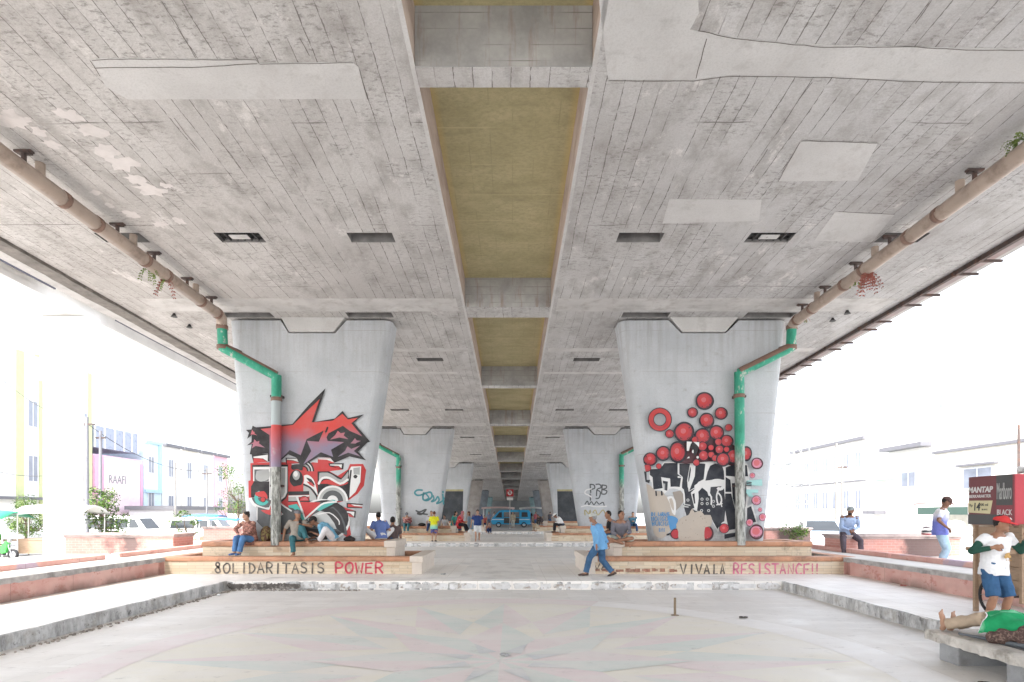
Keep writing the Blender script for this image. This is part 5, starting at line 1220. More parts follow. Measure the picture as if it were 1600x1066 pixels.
# ------------------------------------------------------------------ stalls
def stall(p, w_, d, h, roofm, label, top, goods=(), tarp=.25, group='market stalls'):
    t = thing('market_stall', label, 'stall', p, group=group)
    for x in (-w_ / 2, w_ / 2):
        for y in (-d / 2, d / 2): MB().tube([(x, y, 0), (x, y, h)], .03, 6).build('post', M['white'], t)
    m = MB(); n = 10; rs = []
    for i in range(n + 1):
        u = i / n; z = h + tarp * math.sin(math.pi * u); y = -d / 2 - .25 + (d + .5) * u
        rs.append([Vector((-w_ / 2 - .2, y, z - .05)), Vector((-w_ / 4, y, z + .02)), Vector((0, y, z + .05 + .02 * math.sin(9 * u))), Vector((w_ / 4, y, z + .01)), Vector((w_ / 2 + .2, y, z - .06))])
    m.rings(rs, 0, True, False, False); o = m.build('tarp_roof', roofm, t); sm = o.modifiers.new('solid', 'SOLIDIFY'); sm.thickness = .012
    m = MB(); m.box(-w_ / 2, w_ / 2, -d / 2, d / 2, top - .05, top); m.box(-w_ / 2 + .02, w_ / 2 - .02, -d / 2 + .03, -d / 2 + .05, .15, top - .06); m.build('counter', M['wood'], t)
    rng = random.Random(len(label)); i = 0
    for c, cnt in goods:
        for k in range(cnt):
            x = rng.uniform(-w_ / 2 + .12, w_ / 2 - .12); y = rng.uniform(-d / 2 + .1, d / 2 - .1); s_ = rng.uniform(.06, .15)
            m = MB(); m.box(x - s_, x + s_, y - s_ * .8, y + s_ * .8, top, top + s_ * rng.uniform(.8, 2.2)); o = m.build('goods', c, None, bevel=.015); o.location = t.location
            i += 1; tag(o, 'small goods on the counter of the %s' % ' '.join(label.split()[:9]), 'goods', 'goods on the counters of the ' + label.split(' with ')[0])
    return t
TW = col('white_tarp', (.75, .76, .76), .5); TB = col('blue_tarp', (.05, .20, .48), .5); TG = col('green_tarp', (.03, .24, .13), .5); RP = col('red_goods', (.5, .1, .12)); OR = col('orange_goods', (.6, .32, .1)); GG = col('green_goods', (.12, .4, .1))
stall((-24.9, 31.5, GZ), 3.4, 1.8, 2.3, TW, 'white roofed food stall behind the green motorcycle', .95, ((OR, 3), (GG, 2), (M['dark'], 2)), .5)
stall((-27.6, 30.5, GZ), 2.0, 1.6, 2.1, TG, 'green roofed stall at the left edge of the view', .9, ((M['white'], 2), (GG, 2)), .35)
stall((-24.8, 46, GZ), 2.4, 1.8, 2.0, TB, 'blue tarpaulin stall beyond the white minivans', .9, ((TB, 2), (M['dark'], 2)), .2)
stall((-18.3, 36, GZ), 2.2, 1.4, 1.9, TB, 'blue snack stall behind the seated woman with the patterned jacket', .9, ((TB, 3), (M['dark'], 2), (OR, 1)), .1)
stall((14.3, 30.5, GZ), 2.0, 1.2, 2.0, TW, 'green panelled stall left of the pale blue car', .95, ((GG, 4), (M['white'], 2)), .1)
stall((17.6, 22.5, GZ), 2.2, 1.6, 2.7, col('pink_white_tarp', (.72, .55, .57)), 'pale stall of stacked sacks behind the vendor cart', 1.0, ((RP, 3), (M['white'], 3)), .15)
stall((-1.6, 66, .19), 3.4, 1.6, 2.0, col('pale_rose_tarp', (.66, .5, .48)), 'rose roofed stall behind the blue minibus', .9, ((M['white'], 3), (RP, 3)), .2)
stall((2.6, 70, .19), 3.0, 1.6, 2.0, TW, 'white roofed stall to the right of the blue minibus', .9, ((OR, 3), (M['dark'], 2)), .2)
SK = col('white_woven_sack', (.74, .74, .72), .7)
rng = random.Random(4)
for i in range(9):
    x = 16.05 + .42 * (i % 2) + rng.uniform(-.1, .1); z = GZ + .9 + .26 * (i // 2); m = MB(); m.ell((0, 0, 0), .34, .26, .16, n=12, k=7)
    o = m.build('sack', SK); o.location = (x, 20.6 + rng.uniform(-.1, .1), z); o.rotation_euler = (rng.uniform(-.2, .2), rng.uniform(-.2, .2), rng.uniform(0, 3)); tag(o, 'white woven sack in the bright pile behind the vendor cart', 'sack', 'white sacks piled behind the cart')
m = MB(); m.box(-.6, .6, -.4, .4, 0, .75); o = m.build('crate_base', M['wood'], bevel=.02); o.location = (16.25, 20.6, GZ); tag(o, 'wooden pallet base under the pile of white sacks', 'crate')

# ------------------------------------------------------------------ vendor cart with the advertising box
t = thing('vendor_cart', 'wooden plank vendor cart with a spoked wheel behind the man in the red cap', 'cart', (8.0, 8.75, .2))
m = MB(); y0, y1 = -.42, .42
for k in range(5):
    z = .38 + .2 * k
    m.box(-.5, -.475, y0, y1, z, z + .192); m.box(-.474, .6, y0 + .003, y0 + .028, z, z + .192); m.box(-.474, .6, y1 - .028, y1 - .003, z, z + .192)
    m.box(.6, .625, y0, y1, z, z + .192)
m.build('plank_side', M['wood'], t); MB().box(-.47, .59, y0 + .03, y1 - .03, .36, .40).build('floor_board', M['wood'], t); MB().box(-.55, .66, y0 - .05, y1 + .05, 1.38, 1.42).build('counter_board', M['wood'], t)
for x in (-.52, .62):
    for y in (y0 - .02, y1 - .02): MB().box(x - .03, x + .03, y, y + .05, 0 if x < 0 and y > 0 else .25, 1.38).build('leg', M['wood'], t)
for y in (y0 + .05, y1 - .09): MB().box(-.72, -.56, y, y + .05, .98, 1.04).build('handle', M['wood'], t)
for x in (-.60, .70):
    o = MB(); n = 28; r = .30; c = Vector((x, -.03, .30))
    o.rings([[c + Vector((.022 * math.cos(6.2832 * k / 8), (r - .02 + .022 * math.sin(6.2832 * k / 8)) * math.cos(b), (r - .02 + .022 * math.sin(6.2832 * k / 8)) * math.sin(b))) for k in range(8)] for b in [6.2832 * i / n for i in range(n + 1)]], 0, True, False)
    w_ = o.build('wheel', M['black'], t)
    o = MB()
    for k in range(14): b = 6.2832 * k / 14; o.tube([c, c + Vector((0, .26 * math.cos(b), .26 * math.sin(b)))], .005, 4)
    o.tube([c - Vector((.05, 0, 0)), c + Vector((.05, 0, 0))], .03, 8); o.build('spokes', M['chrome'], w_)
MB().tube([(-.62, -.03, .30), (.72, -.03, .30)], .02, 8).build('axle', M['steel'], t)
bx_ = thing('advertising_box', 'dark red cigarette advertising box standing on the vendor cart', 'box', (8.0, 8.78, 1.57 + .03))
MB().box(-.62, .7, -.42, .42, 0, .76).build('box_body', col('dull_maroon_vinyl', (.17, .06, .065), .45), bx_, bevel=.012)
XF = -.62
MB().box(XF - .006, XF - .0005, -.425, -.12, .004, .756).build('lower_band', col('dull_red_vinyl', (.24, .06, .07), .4), bx_)
MB().box(XF - .010, XF - .006, -.40, -.12, .30, .756).build('charcoal_panel', col('charcoal_vinyl', (.085, .085, .085), .45), bx_)
MB().box(-.615, .69, -.428, -.4201, .004, .756).build('red_front', col('bright_red_vinyl', (.42, .045, .06), .4), bx_)
MB().box(XF - .006, XF - .0005, -.119, .42, .004, .16).build('charcoal_strip', col('charcoal_vinyl', (.085, .085, .085), .45), bx_)
MB().prism([(XF - .004, .418, .19), (XF - .004, .0, .17), (XF - .004, -.045, .375), (XF - .004, .418, .38)], (.003, 0, 0)).build('price_label', col('pale_yellow_label', (.58, .53, .33)), bx_)
LT = (90, 0, -90); WT = col('off_white_print', (.62, .61, .60)); GT = col('grey_print', (.42, .42, .41)); DT = col('dark_print', (.06, .06, .06))
lettering('print', 'MANTAP', .125, (XF - .003, .19, .545), LT, WT, bx_, .92, .15, .004); lettering('print', 'BERKARAKTER', .066, (XF - .003, .19, .445), LT, WT, bx_, .95, 0, .001)
lettering('print', 'Rp', .06, (XF - .006, .36, .305), LT, DT, bx_); lettering('print', '14', .17, (XF - .006, .255, .275), LT, DT, bx_, .8, .1, .004); lettering('print', '200 ml', .06, (XF - .006, .115, .31), LT, DT, bx_); lettering('print', '20 BTG', .035, (XF - .006, .10, .235), LT, DT, bx_)
lettering('print', 'Marlboro', .36, (XF - .012, -.26, .50), LT, GT, bx_, .19, 0, .0); lettering('print', 'BLACK', .12, (XF - .008, -.26, .19), LT, WT, bx_, .72)
m = MB(); rng = random.Random(2)
for i in range(9): m.ell((rng.uniform(-.16, .16), rng.uniform(-.1, .1), rng.uniform(.03, .08)), rng.uniform(.05, .11), rng.uniform(.05, .09), rng.uniform(.03, .07), n=9, k=6)
o = m.build('plastic_bag', col('white_plastic_film', (.70, .70, .70), .3)); o.location = (7.75, 8.5, 2.36); tag(o, 'crumpled white plastic bag lying on the advertising box', 'bag')

# ------------------------------------------------------------------ concrete bench in the right corner
t = thing('concrete_bench', 'chipped concrete slab bench on grey blocks by the right kerb', 'bench', (5.6, 5.2, 0))
m = MB(); rs = []; y = -3.0
while y <= 1.82:
    j = [random.uniform(-.012, .012) for _ in range(4)]; xo = -.52 - .018 * (y - 1) ** 2 * .2
    rs.append([Vector((xo + j[0], y, .245 + j[1] * .6)), Vector((xo + .0 + j[2], y, .345)), Vector((xo + .025, y, .36)), Vector((.52, y, .36)), Vector((.52, y, .245))]); y += .06
m.rings(rs, 0, False); m.build('slab', M['slabtop'], t)
for y in (1.44, -.15, -1.8): MB().box(-.39, .45, y, y + .30 if y > 1 else y + .95, -.002, .245).build('support_block', M['greyconc'], t, bevel=.012)

# small things on the ground
m = MB(); m.tube([(0, 0, 0), (0, 0, .31)], .022, 10); m.tube([(0, 0, .0), (0, 0, .012)], .07, 12); o = m.build('pipe_stub', col('rusty_brass_pipe', (.20, .15, .10), .5, .3)); o.location = (2.83, 9.88, 0); tag(o, 'short rusty pipe stub standing up from the plaza floor', 'pipe')
SCR = [((-.09, 7.05, .015), 'grey', 'pale scrap lying on the star mosaic'), ((8.4, 12.2, .21), 'red', 'crushed red packet at the foot of the right low wall'), ((-1.75, 14.45, .21), 'grey', 'grey wad of litter in front of the grey spray letters'), ((3.9, 9.6, .01), 'dark', 'dark scrap on the floor right of the pipe stub'), ((4.9, 5.9, .01), 'dark', 'dark leaf under the concrete bench'), ((-6.3, 12.2, .01), 'white', 'white crumpled paper at the corner of the left kerb')]
for i, (p, c, l) in enumerate(SCR):
    m = MB(); rng = random.Random(i)
    for k in range(5): m.ell((rng.uniform(-.04, .04), rng.uniform(-.03, .03), .015), rng.uniform(.02, .05), rng.uniform(.02, .04), rng.uniform(.008, .02), n=6, k=4)
    o = m.build('litter', col('litter_' + c, {'grey': (.3, .3, .3), 'red': (.4, .12, .1), 'dark': (.07, .06, .05), 'white': (.7, .7, .7)}[c])); o.location = p; tag(o, l, 'litter', 'litter on the floor')
# ================================================================== people
PENDING = []          # (object, voxel, smooth, wrinkle)
def soft(mb, name, mats, parent, vox, it=4, wr=0., loc=None):
    o = mb.build(name, mats, parent); md = o.modifiers.new('remesh', 'REMESH'); md.mode = 'VOXEL'; md.voxel_size = vox; md.use_smooth_shade = True
    if it: s_ = o.modifiers.new('smooth', 'SMOOTH'); s_.factor = .5; s_.iterations = it
    PENDING.append((o, wr)); return o
def finish_soft():
    dg = bpy.context.evaluated_depsgraph_get(); done = []
    for o, wr in PENDING: done.append((o, wr, bpy.data.meshes.new_from_object(o.evaluated_get(dg))))
    for o, wr, me in done:
        o.modifiers.clear(); old = o.data; o.data = me; me.name = o.name
        if wr:
            co = [v.co.copy() for v in me.vertices]; nn = [v.normal.copy() for v in me.vertices]; sd_ = Vector((hash(o.name) % 97, 0, 0))
            for v, c, n in zip(me.vertices, co, nn):
                k = mnoise.noise(c * 9 + sd_) * .7 + mnoise.noise(Vector((c.x * 16, c.y * 16, c.z * 26)) + sd_) * .5 - .15
                v.co = c + n * (wr * k)
        for p in me.polygons: p.use_smooth = True
        me.update()
def ik(a, c, l1, l2, pole):
    a, c, pole = Vector(a), Vector(c), Vector(pole); d = c - a
    if d.length > (l1 + l2) * .998: c = a + d.normalized() * (l1 + l2) * .998; d = c - a
    L = max(d.length, abs(l1 - l2) + .01); u = d.normalized(); x = (l1 * l1 - l2 * l2 + L * L) / (2 * L); h = math.sqrt(max(0, l1 * l1 - x * x))
    p = pole - u * pole.dot(u)
    if p.length < 1e-4: p = Vector((0, 1, .1)) - u * Vector((0, 1, .1)).dot(u)
    return a + u * x + p.normalized() * h, c
SKIN = [mat('brown_skin', (.30, .155, .095), .5, .10, 6, bump=.05, bsc=60, spec=.4), mat('tan_skin', (.40, .235, .16), .5, .10, 6, bump=.05, bsc=60, spec=.4), mat('dark_brown_skin', (.20, .10, .062), .5, .1, 6, bump=.05, bsc=60, spec=.4)]
HAIR = mat('black_hair', (.018, .015, .014), .55, .4, 30, bump=.6, bsc=60); EYE = mat('dark_eye', (.02, .015, .012), .3, 0, bump=0); LIP = mat('lip_brown', (.22, .09, .075), .5, .1, bump=0)
GREYH = mat('grey_hair', (.25, .25, .25), .6, .3, 30)
def cloth(name, c, var=.14, sc=5, c2=None, pat=0, thr=(.5, .56)):
    if name in MATS: return MATS[name]
    n = NT(name, .85, spec=.15); v = n.obj(); f = n.noise(v, sc, 5, .6)
    cc = n.mix(n.ramp(f, .3, .7), sc3(c, 1 - var), sc3(c, 1 + var))
    if c2:
        if pat == 'z': cc = n.mix(n.ramp(n.mth('ADD', n.sep(v)[2], n.mth('MULTIPLY', n.noise(v, 6, 3), .12)), thr[0], thr[1]), cc, c2)
        else: cc = n.mix(n.ramp(n.noise(v, pat, 3, .5, .8), *thr), cc, c2)
    n.bump(n.noise(n.map(v, (1, 1, 1.6)), 14, 4, .6), .35, .02); MATS[name] = n.col(cc); return MATS[name]
DENIM = cloth('blue_denim', (.05, .11, .205), .3); LDENIM = cloth('light_blue_denim', (.34, .47, .58), .2)
def person(loc, rz, label, pel=(0, 0, .87), lean=3, bow=6, side=0, twist=0, yaw=0, pitch=8, wl=None, wr=None, al=(.09, .0, .07), ar=(-.09, .0, .07),
           kl=(.1, -1, .1), kr=(-.1, -1, .1), el=(.4, 1, -.3), er=(-.4, 1, -.3), fl=(.15, -1, 0), fr=(-.15, -1, 0), k=1.0, vox=.0095, skin=0, hair='short', cap=None, capyaw=0,
           shirt=None, sleeve='short', legs=None, leg='long', shoe=None, cuff=None, sleeve2=None, curl=.7, grip=None, brim=False, beard=False, hairm=None, tail=0., fat=1.0, female=False, rx=0, group=None, loose=1.):
    t = thing('person', label, 'person', loc, R(rz), group)
    if rx: t.rotation_euler = (Matrix.Rotation(R(rz), 3, 'Z') @ Matrix.Rotation(R(rx), 3, 'X')).to_euler()
    t.scale = (k, k, k); pel = Vector(pel); detail = vox < .0125
    def dirv(a, s_=side): return Vector((math.sin(R(s_)), -math.sin(R(a)) * math.cos(R(s_)), math.cos(R(a)) * math.cos(R(s_))))
    d1, d2, d3 = dirv(lean), dirv(lean + bow), dirv(lean + bow * 1.6)
    P = [pel - d1 * .09, pel, pel + d1 * .18]; P.append(P[2] + d2 * .15); P.append(P[3] + d3 * .10); P.append(P[4] + d3 * .085)
    W = [.12, .165, .142, .172, .168, .058]; D = [.095, .115, .10, .115, .095, .055]
    if female: W = [.12, .172, .128, .15, .15, .05]; D = [.095, .12, .098, .118, .088, .05]
    W = [w_ * (fat if i < 4 else 1) for i, w_ in enumerate(W)]; D = [w_ * fat for w_ in D]
    def lat(i): a = R(twist) * min(1, i / 4); return Vector((math.cos(a), math.sin(a), 0))
    def ring(c, x, tdir, w_, d_, n=16):
        y = tdir.cross(x).normalized(); x = y.cross(tdir).normalized()
        return [c + x * (w_ * math.copysign(abs(math.cos(a)) ** .8, math.cos(a))) + y * (d_ * math.copysign(abs(math.sin(a)) ** .85, math.sin(a))) for a in [6.2832 * j / n for j in range(n)]]
    TD = [d1, d1, (d1 + d2).normalized(), (d2 + d3).normalized(), d3, d3]
    sl_, sr = P[4] + lat(4) * (.185 * (.9 if female else 1)) + d3 * .012, P[4] - lat(4) * (.185 * (.9 if female else 1)) + d3 * .012
    hl, hr = pel + Vector((.088, 0, -.03)), pel + Vector((-.088, 0, -.03))
    wl = Vector(wl) if wl else sl_ + Vector((.06, -.04, -.50)); wr = Vector(wr) if wr else sr + Vector((-.06, -.04, -.50))
    eL, wl = ik(sl_, wl, .275, .245, el); eR, wr = ik(sr, wr, .275, .245, er)
    kL, al = ik(hl, al, .41, .40, kl); kR, ar = ik(hr, ar, .41, .40, kr)
    # head frame
    fw = Vector((math.sin(R(yaw)) * math.cos(R(pitch)), -math.cos(R(yaw)) * math.cos(R(pitch)), -math.sin(R(pitch)))); rt = fw.cross(Vector((0, 0, 1))).normalized(); up = rt.cross(fw).normalized()
    if rx: fw, rt, up = Vector((math.sin(R(yaw)), -math.cos(R(yaw)), 0)), Vector((-math.cos(R(yaw)), -math.sin(R(yaw)), 0)), Vector((0, 0, 1))
    nk = P[5]; h = nk + (d3 + Vector((0, 0, .6))).normalized() * .135 + fw * .022
    ax = (rt, fw, up); b = MB()
    b.rings([ring(P[i], lat(i), TD[i], W[i], D[i]) for i in range(6)])
    b.capsule(nk - d3 * .03, h - up * .045, .056, .050); b.ell(h + up * .012 - fw * .006, .074, .094, .106, 0, ax); b.ell(h + fw * .028 - up * .058, .053, .058, .054, 0, ax)
    b.capsule(h + fw * .088 + up * .012, h + fw * .105 - up * .022, .009, .014, 8); b.ell(h + fw * .074 - up * .066, .024, .018, .012, 0, ax, 8, 5); b.ell(h + fw * .07 - up * .1, .022, .018, .016, 0, ax, 8, 5)
    for s_ in (-1, 1): b.ell(h + rt * s_ * .076 - fw * .006, .012, .022, .032, 0, ax, 8, 5); b.ell(h + rt * s_ * .03 + fw * .084 + up * .03, .022, .012, .008, 0, ax, 8, 5)
    for s, e, w_ in ((sl_, eL, wl), (sr, eR, wr)): b.ell(s, .062, .06, .06); b.capsule(s, e, .052, .040); b.capsule(e, w_, .040, .027)
    for a_, kn, f in ((hl, kL, al), (hr, kR, ar)): b.capsule(a_, kn, .082 * fat, .055); b.capsule(kn + (f - kn) * .12, kn + (f - kn) * .35, .054, .056); b.capsule(kn, f, .052, .036)
    def hand(w_, e, s_, g):
        d = (w_ - e).normalized(); g = Vector(g) if g else Vector((0, 0, 1)); side_ = d.cross(g)
        if side_.length < .1: side_ = d.cross(Vector((0, 1, .2)))
        side_.normalize(); pn = side_.cross(d).normalized()          # palm normal
        c = w_ + d * .045; b.ell(c, .041, .050, .017, 0, (side_, d, pn), 10, 6)
        for i, (o_, l) in enumerate(((-.030, .062), (-.010, .075), (.010, .07), (.029, .054))):
            p0 = w_ + d * .085 + side_ * o_ * s_; q = (d * math.cos(curl * .7) + pn * -math.sin(curl * .7)); p1 = p0 + q * l * .55; q2 = (d * math.cos(curl * 1.7) - pn * math.sin(curl * 1.7)); p2 = p1 + q2 * l * .5
            b.capsule(p0 - d * .02, p1, .0092, .0088, 6); b.capsule(p1, p2, .0088, .0075, 6)
        t0 = w_ + d * .03 - side_ * .03 * s_; t1 = t0 + (d * .7 - side_ * .7 * s_ - pn * .3).normalized() * .04; b.capsule(t0, t1, .012, .0105, 6); b.capsule(t1, t1 + (d - pn * .5).normalized() * .03, .0105, .0085, 6)
    hand(wl, eL, 1, grip); hand(wr, eR, -1, grip)
    for f, kn, d_ in ((al, kL, fl), (ar, kR, fr)):
        d_ = Vector(d_).normalized(); sh = (kn - f).normalized(); hb = f - d_ * .045 - sh * .035
        x = d_.cross(sh).normalized()
        b.capsule(f, hb, .036, .032, 8); b.ell(f + d_ * .05 - sh * .03, .038, .10, .030, 0, (x, d_, sh), 10, 6); b.ell(f + d_ * .125 - sh * .045, .043, .055, .018, 0, (x, d_, sh), 10, 6)
        if detail:
            for i in range(5): b.capsule(f + d_ * .15 - sh * .05 + x * (.034 - .017 * i), f + d_ * (.192 - .006 * i) - sh * .052 + x * (.036 - .018 * i), .0105, .0095, 6)
    soft(b, 'body', SKIN[skin], t, vox, 3)
    hx = ax
    if detail:
        m = MB()
        for s_ in (-1, 1): m.ell(h + rt * s_ * .031 + fw * .0905 + up * .012, .014, .006, .0065, 0, ax, 8, 5); m.ell(h + rt * s_ * .032 + fw * .095 + up * .036, .022, .006, .005, 0, ax, 8, 5)
        m.build('eyes', EYE, t); m = MB(); m.ell(h + fw * .089 - up * .066, .022, .009, .006, 0, ax, 8, 5); m.build('mouth', LIP, t)
    hm = hairm or HAIR
    if hair == 'short': m = MB(); m.ell(h + up * .028 - fw * .022, .080, .092, .104, 0, ax); soft(m, 'hair', hm, t, max(vox, .008), 1, .006)
    elif hair == 'bun': m = MB(); m.ell(h + up * .026 - fw * .022, .080, .092, .105, 0, ax); m.ell(h + up * .085 - fw * .085, .04, .04, .04, 0, ax); soft(m, 'hair', hm, t, max(vox, .008), 1, .005)
    elif hair == 'long': m = MB(); m.ell(h + up * .026 - fw * .022, .084, .094, .107, 0, ax); m.ell(h - up * .07 - fw * .045, .075, .06, .12, 0, ax); soft(m, 'hair', hm, t, max(vox, .008), 1, .006)
    elif hair == 'scarf':
        m = MB(); m.ell(h + up * .022 - fw * .02, .088, .102, .115, 0, ax); m.ell(h - up * .1 - fw * .01, .08, .085, .07, 0, ax); m.capsule(nk + d3 * .02, nk - d3 * .08, .085, .16); soft(m, 'headscarf', cap, t, max(vox, .008), 2, .006); cap = None
    if beard: m = MB(); m.ell(h + fw * .035 - up * .075, .055, .060, .05, 0, ax); soft(m, 'beard', HAIR, t, .008, 1, .004)
    if cap:
        ya = R(capyaw); cf = fw * math.cos(ya) + rt * math.sin(ya); cr = cf.cross(up).normalized(); cu = (up * .97 + cf * .10).normalized(); cx = (cr, cu.cross(cr).normalized(), cu); cc = h + up * .040 - fw * .008
        m = MB(); m.ell(cc, .088, .105, .085, 0, cx, 20, 7, 0, 90); m.ell(cc, .088, .105, .012, 0, cx, 20, 3, -60, 0); o = m.build('cap', cap, t)
        for p in o.data.polygons: p.use_smooth = True
        m = MB(); n = 14; rs = []
        if brim:
            m.rings([[cc + cr * q * .9 * math.cos(6.2832 * j / 24) + cf * q * 1.05 * math.sin(6.2832 * j / 24) - up * dz for j in range(24)] for q, dz in ((.085, -.004), (.14, .028), (.14, .033), (.085, .003))], 0, True, False)
        else:
            for o_, dz in ((0., 0.), (.006, -.006)):
                rs.append([cc + cr * .082 * math.cos(a) + cf * (.05 + .055 * math.sin(a)) - up * dz for a in [math.pi * j / n for j in range(n + 1)]] + [])
            up2 = up
            top = []; bot = []
            for j in range(n + 1):
                a = math.pi * j / n; inn = cc + cr * .086 * math.cos(a) + cf * .098 * math.sin(a) ; out = cc + cr * .080 * math.cos(a) + cf * (.098 * math.sin(a) ** .7 + .082 * math.sin(a) ** .6) - up * (.022 * math.sin(a) + .012 * math.cos(a) ** 2)
                top += [inn, out]; bot += [inn - up * .006, out - up * .006]
            N2 = 2 * (n + 1); fs = []
            for j in range(n): fs += [(2 * j, 2 * j + 1, 2 * j + 3, 2 * j + 2), (N2 + 2 * j, N2 + 2 * j + 2, N2 + 2 * j + 3, N2 + 2 * j + 1), (2 * j + 1, N2 + 2 * j + 1, N2 + 2 * j + 3, 2 * j + 3)]
            m.add(top + bot, fs, 0, True)
        m.build('brim' if brim else 'visor', cap, t)
        t['_cap'] = 1
    def limb(mm, a, c, r0, r1): mm.capsule(a, c, r0, r1, 12, 0, True)
    if legs:
        m = MB(); o = .013 * loose
        m.rings([ring(P[i] + d1 * (.05 if i == 2 else 0) * -1, lat(i), TD[i], W[i] + o, D[i] + o) for i in range(3)])
        for a_, kn, f in ((hl, kL, al), (hr, kR, ar)):
            m.ell(a_, .095 * fat + o * .5, .095 * fat + o * .5, .09)
            if leg == 'short': m.capsule(a_, a_.lerp(kn, .3), .086 * fat + o, .084 * fat + o); limb(m, a_, a_.lerp(kn, .98), .088 * fat + o, .074 + o * 1.3); 
            else:
                m.capsule(a_, kn, .084 * fat + o, .060 + o, 12); limb(m, kn, f.lerp(kn, .06), .058 + o, .046 + o * 1.2)
        soft(m, 'shorts' if leg == 'short' else 'trousers', legs, t, max(vox, .009), 3, .013)
    if shirt:
        m = MB(); o = .018 * loose; hem = pel - d1 * (.07 + tail)
        rs = [ring(hem, lat(0), d1, W[1] + o + .012, D[1] + o + .012)] + [ring(P[i], lat(i), TD[i], W[i] + o + (.008 if i < 3 else 0), D[i] + o) for i in range(1, 5)] + [ring(P[4].lerp(P[5], .55), lat(5), d3, .105, .078), ring(P[5] - d3 * .012, lat(5), d3, .068, .064)]
        m.rings(rs)
        if cuff is None:
            for s, e, w_ in ((sl_, eL, wl), (sr, eR, wr)):
                m.ell(s - d3 * .012, .066, .064, .062)
                if sleeve == 'short': m.capsule(s, s.lerp(e, .3), .066, .064); limb(m, s, s.lerp(e, .78), .066, .064)
                else: m.capsule(s, e, .064, .052, 12); limb(m, e, w_.lerp(e, .08), .052, .040)
        else:
            for s, e in ((sl_, eL), (sr, eR)): m.ell(s - d3 * .008, .072, .07, .068); m.capsule(s, s.lerp(e, .2), .071, .068); limb(m, s, s.lerp(e, .42), .071, .066)
        soft(m, 'shirt', shirt, t, max(vox, .009), 3, .016)
        if cuff is not None:
            for s, e, w_ in ((sl_, eL, wl), (sr, eR, wr)):
                m = MB(); m.capsule(s, e, .058, .049, 12); limb(m, e, w_.lerp(e, .08), .049, .038); soft(m, 'sleeve', cuff, t, max(vox, .009), 3, .006)
    if shoe:
        for f, kn, d_ in ((al, kL, fl), (ar, kR, fr)):
            d_ = Vector(d_).normalized(); sh = (kn - f).normalized(); x = d_.cross(sh).normalized(); m = MB()
            m.ell(f - d_ * .035 - sh * .03, .042, .05, .036, 0, (x, d_, sh)); m.ell(f + d_ * .06 - sh * .04, .048, .11, .034, 0, (x, d_, sh)); m.ell(f + d_ * .13 - sh * .05, .05, .065, .024, 0, (x, d_, sh))
            soft(m, 'shoe', shoe, t, max(vox, .010), 1)
    t['_h'] = tuple(h); t['_w'] = tuple(wl) + tuple(wr); t['_fw'] = tuple(fw); t['_ax'] = tuple(rt) + tuple(up)
    return t
CAPR = cloth('red_cap_cloth', (.55, .05, .05)); CAPG = cloth('grey_cap_cloth', (.16, .165, .18)); CAPB = cloth('black_cap_cloth', (.03, .028, .028)); CAPP = cloth('pale_cap_cloth', (.46, .47, .44)); CAPBR = cloth('dark_brown_cap_cloth', (.085, .05, .045)); CAPW = cloth('white_cap_cloth', (.75, .74, .72))
WHITEC = cloth('white_cotton', (.72, .72, .73), .05); SANDAL = cloth('brown_sandal', (.07, .05, .045))
BATIK = cloth('rose_patterned_cloth', (.38, .19, .15), .2, 6, (.17, .085, .07), 16, (.46, .52)); DBATIK = cloth('dark_brown_batik', (.085, .055, .05), .3, 6, (.20, .14, .115), 38, (.50, .60))
SIT = dict(pel=(0, 0, .085), al=(.09, -.43, -.285), ar=(-.09, -.43, -.285), kl=(.1, -1, 1), kr=(-.1, -1, 1))
def sit(**k): d = dict(SIT); d.update(k); return d

# --- near man in the red cap
t = person((6.69, 7.9, .2), 4, 'man in a red cap and white tee over green sleeves standing by the vendor cart', k=.955, vox=.0068, skin=0, yaw=34, pitch=6, lean=0, bow=10,
           wr=(-.23, -.22, 1.17), er=(-1, .2, -1), wl=(.30, -.20, 1.28), el=(.8, .3, -1), cap=CAPR, shirt=WHITEC, cuff=cloth('dark_green_knit', (.025, .075, .055)), legs=cloth('blue_denim_shorts', (.04, .10, .20), .25), leg='short', tail=.04, fat=1.0, loose=1.25, al=(.13, .02, .07), ar=(-.13, 0, .07), curl=1.2, grip=(0, -1, .3), shoe=None)
h = Vector(t['_h']); fw = Vector(t['_fw']); up = Vector(t['_ax'][3:]); m = MB(); c = h + fw * .088 + up * .082; ax3 = Vector(t['_ax'][:3])
m.ell(c, .022, .022, .006, 0, (ax3, (up * .8 - fw * .6).normalized(), (fw * .8 + up * .6).normalized()), 12, 4); m.build('cap_badge', CAPW, t)
m = MB(); wv = Vector(t['_w'][3:]); m.tube([wv + Vector((.02, -.07, .05)), wv + Vector((.10, -.09, .085))], .004, 6); m.build('cigarette', M['white'], t)
# printed motif on the tee
m = MB()
for x, z, r_ in ((.05, 1.06, .036), (.08, 1.035, .03), (.03, 1.03, .028), (.075, 1.08, .02)):
    m.ell((x, -.158, z), r_, .010, r_ * .8, n=10, k=4)
m.build('shirt_print', cloth('ochre_print', (.48, .30, .12)), t)
m = MB(); m.ell((-.035, -.156, 1.13), .018, .010, .016, n=10, k=4); m.build('shirt_print', cloth('navy_print', (.05, .10, .2)), t)
lettering('shirt_text', 'T.O.A', .035, (.06, -.172, .985), (90, 0, 0), cloth('ochre_print', (.48, .30, .12)), t)

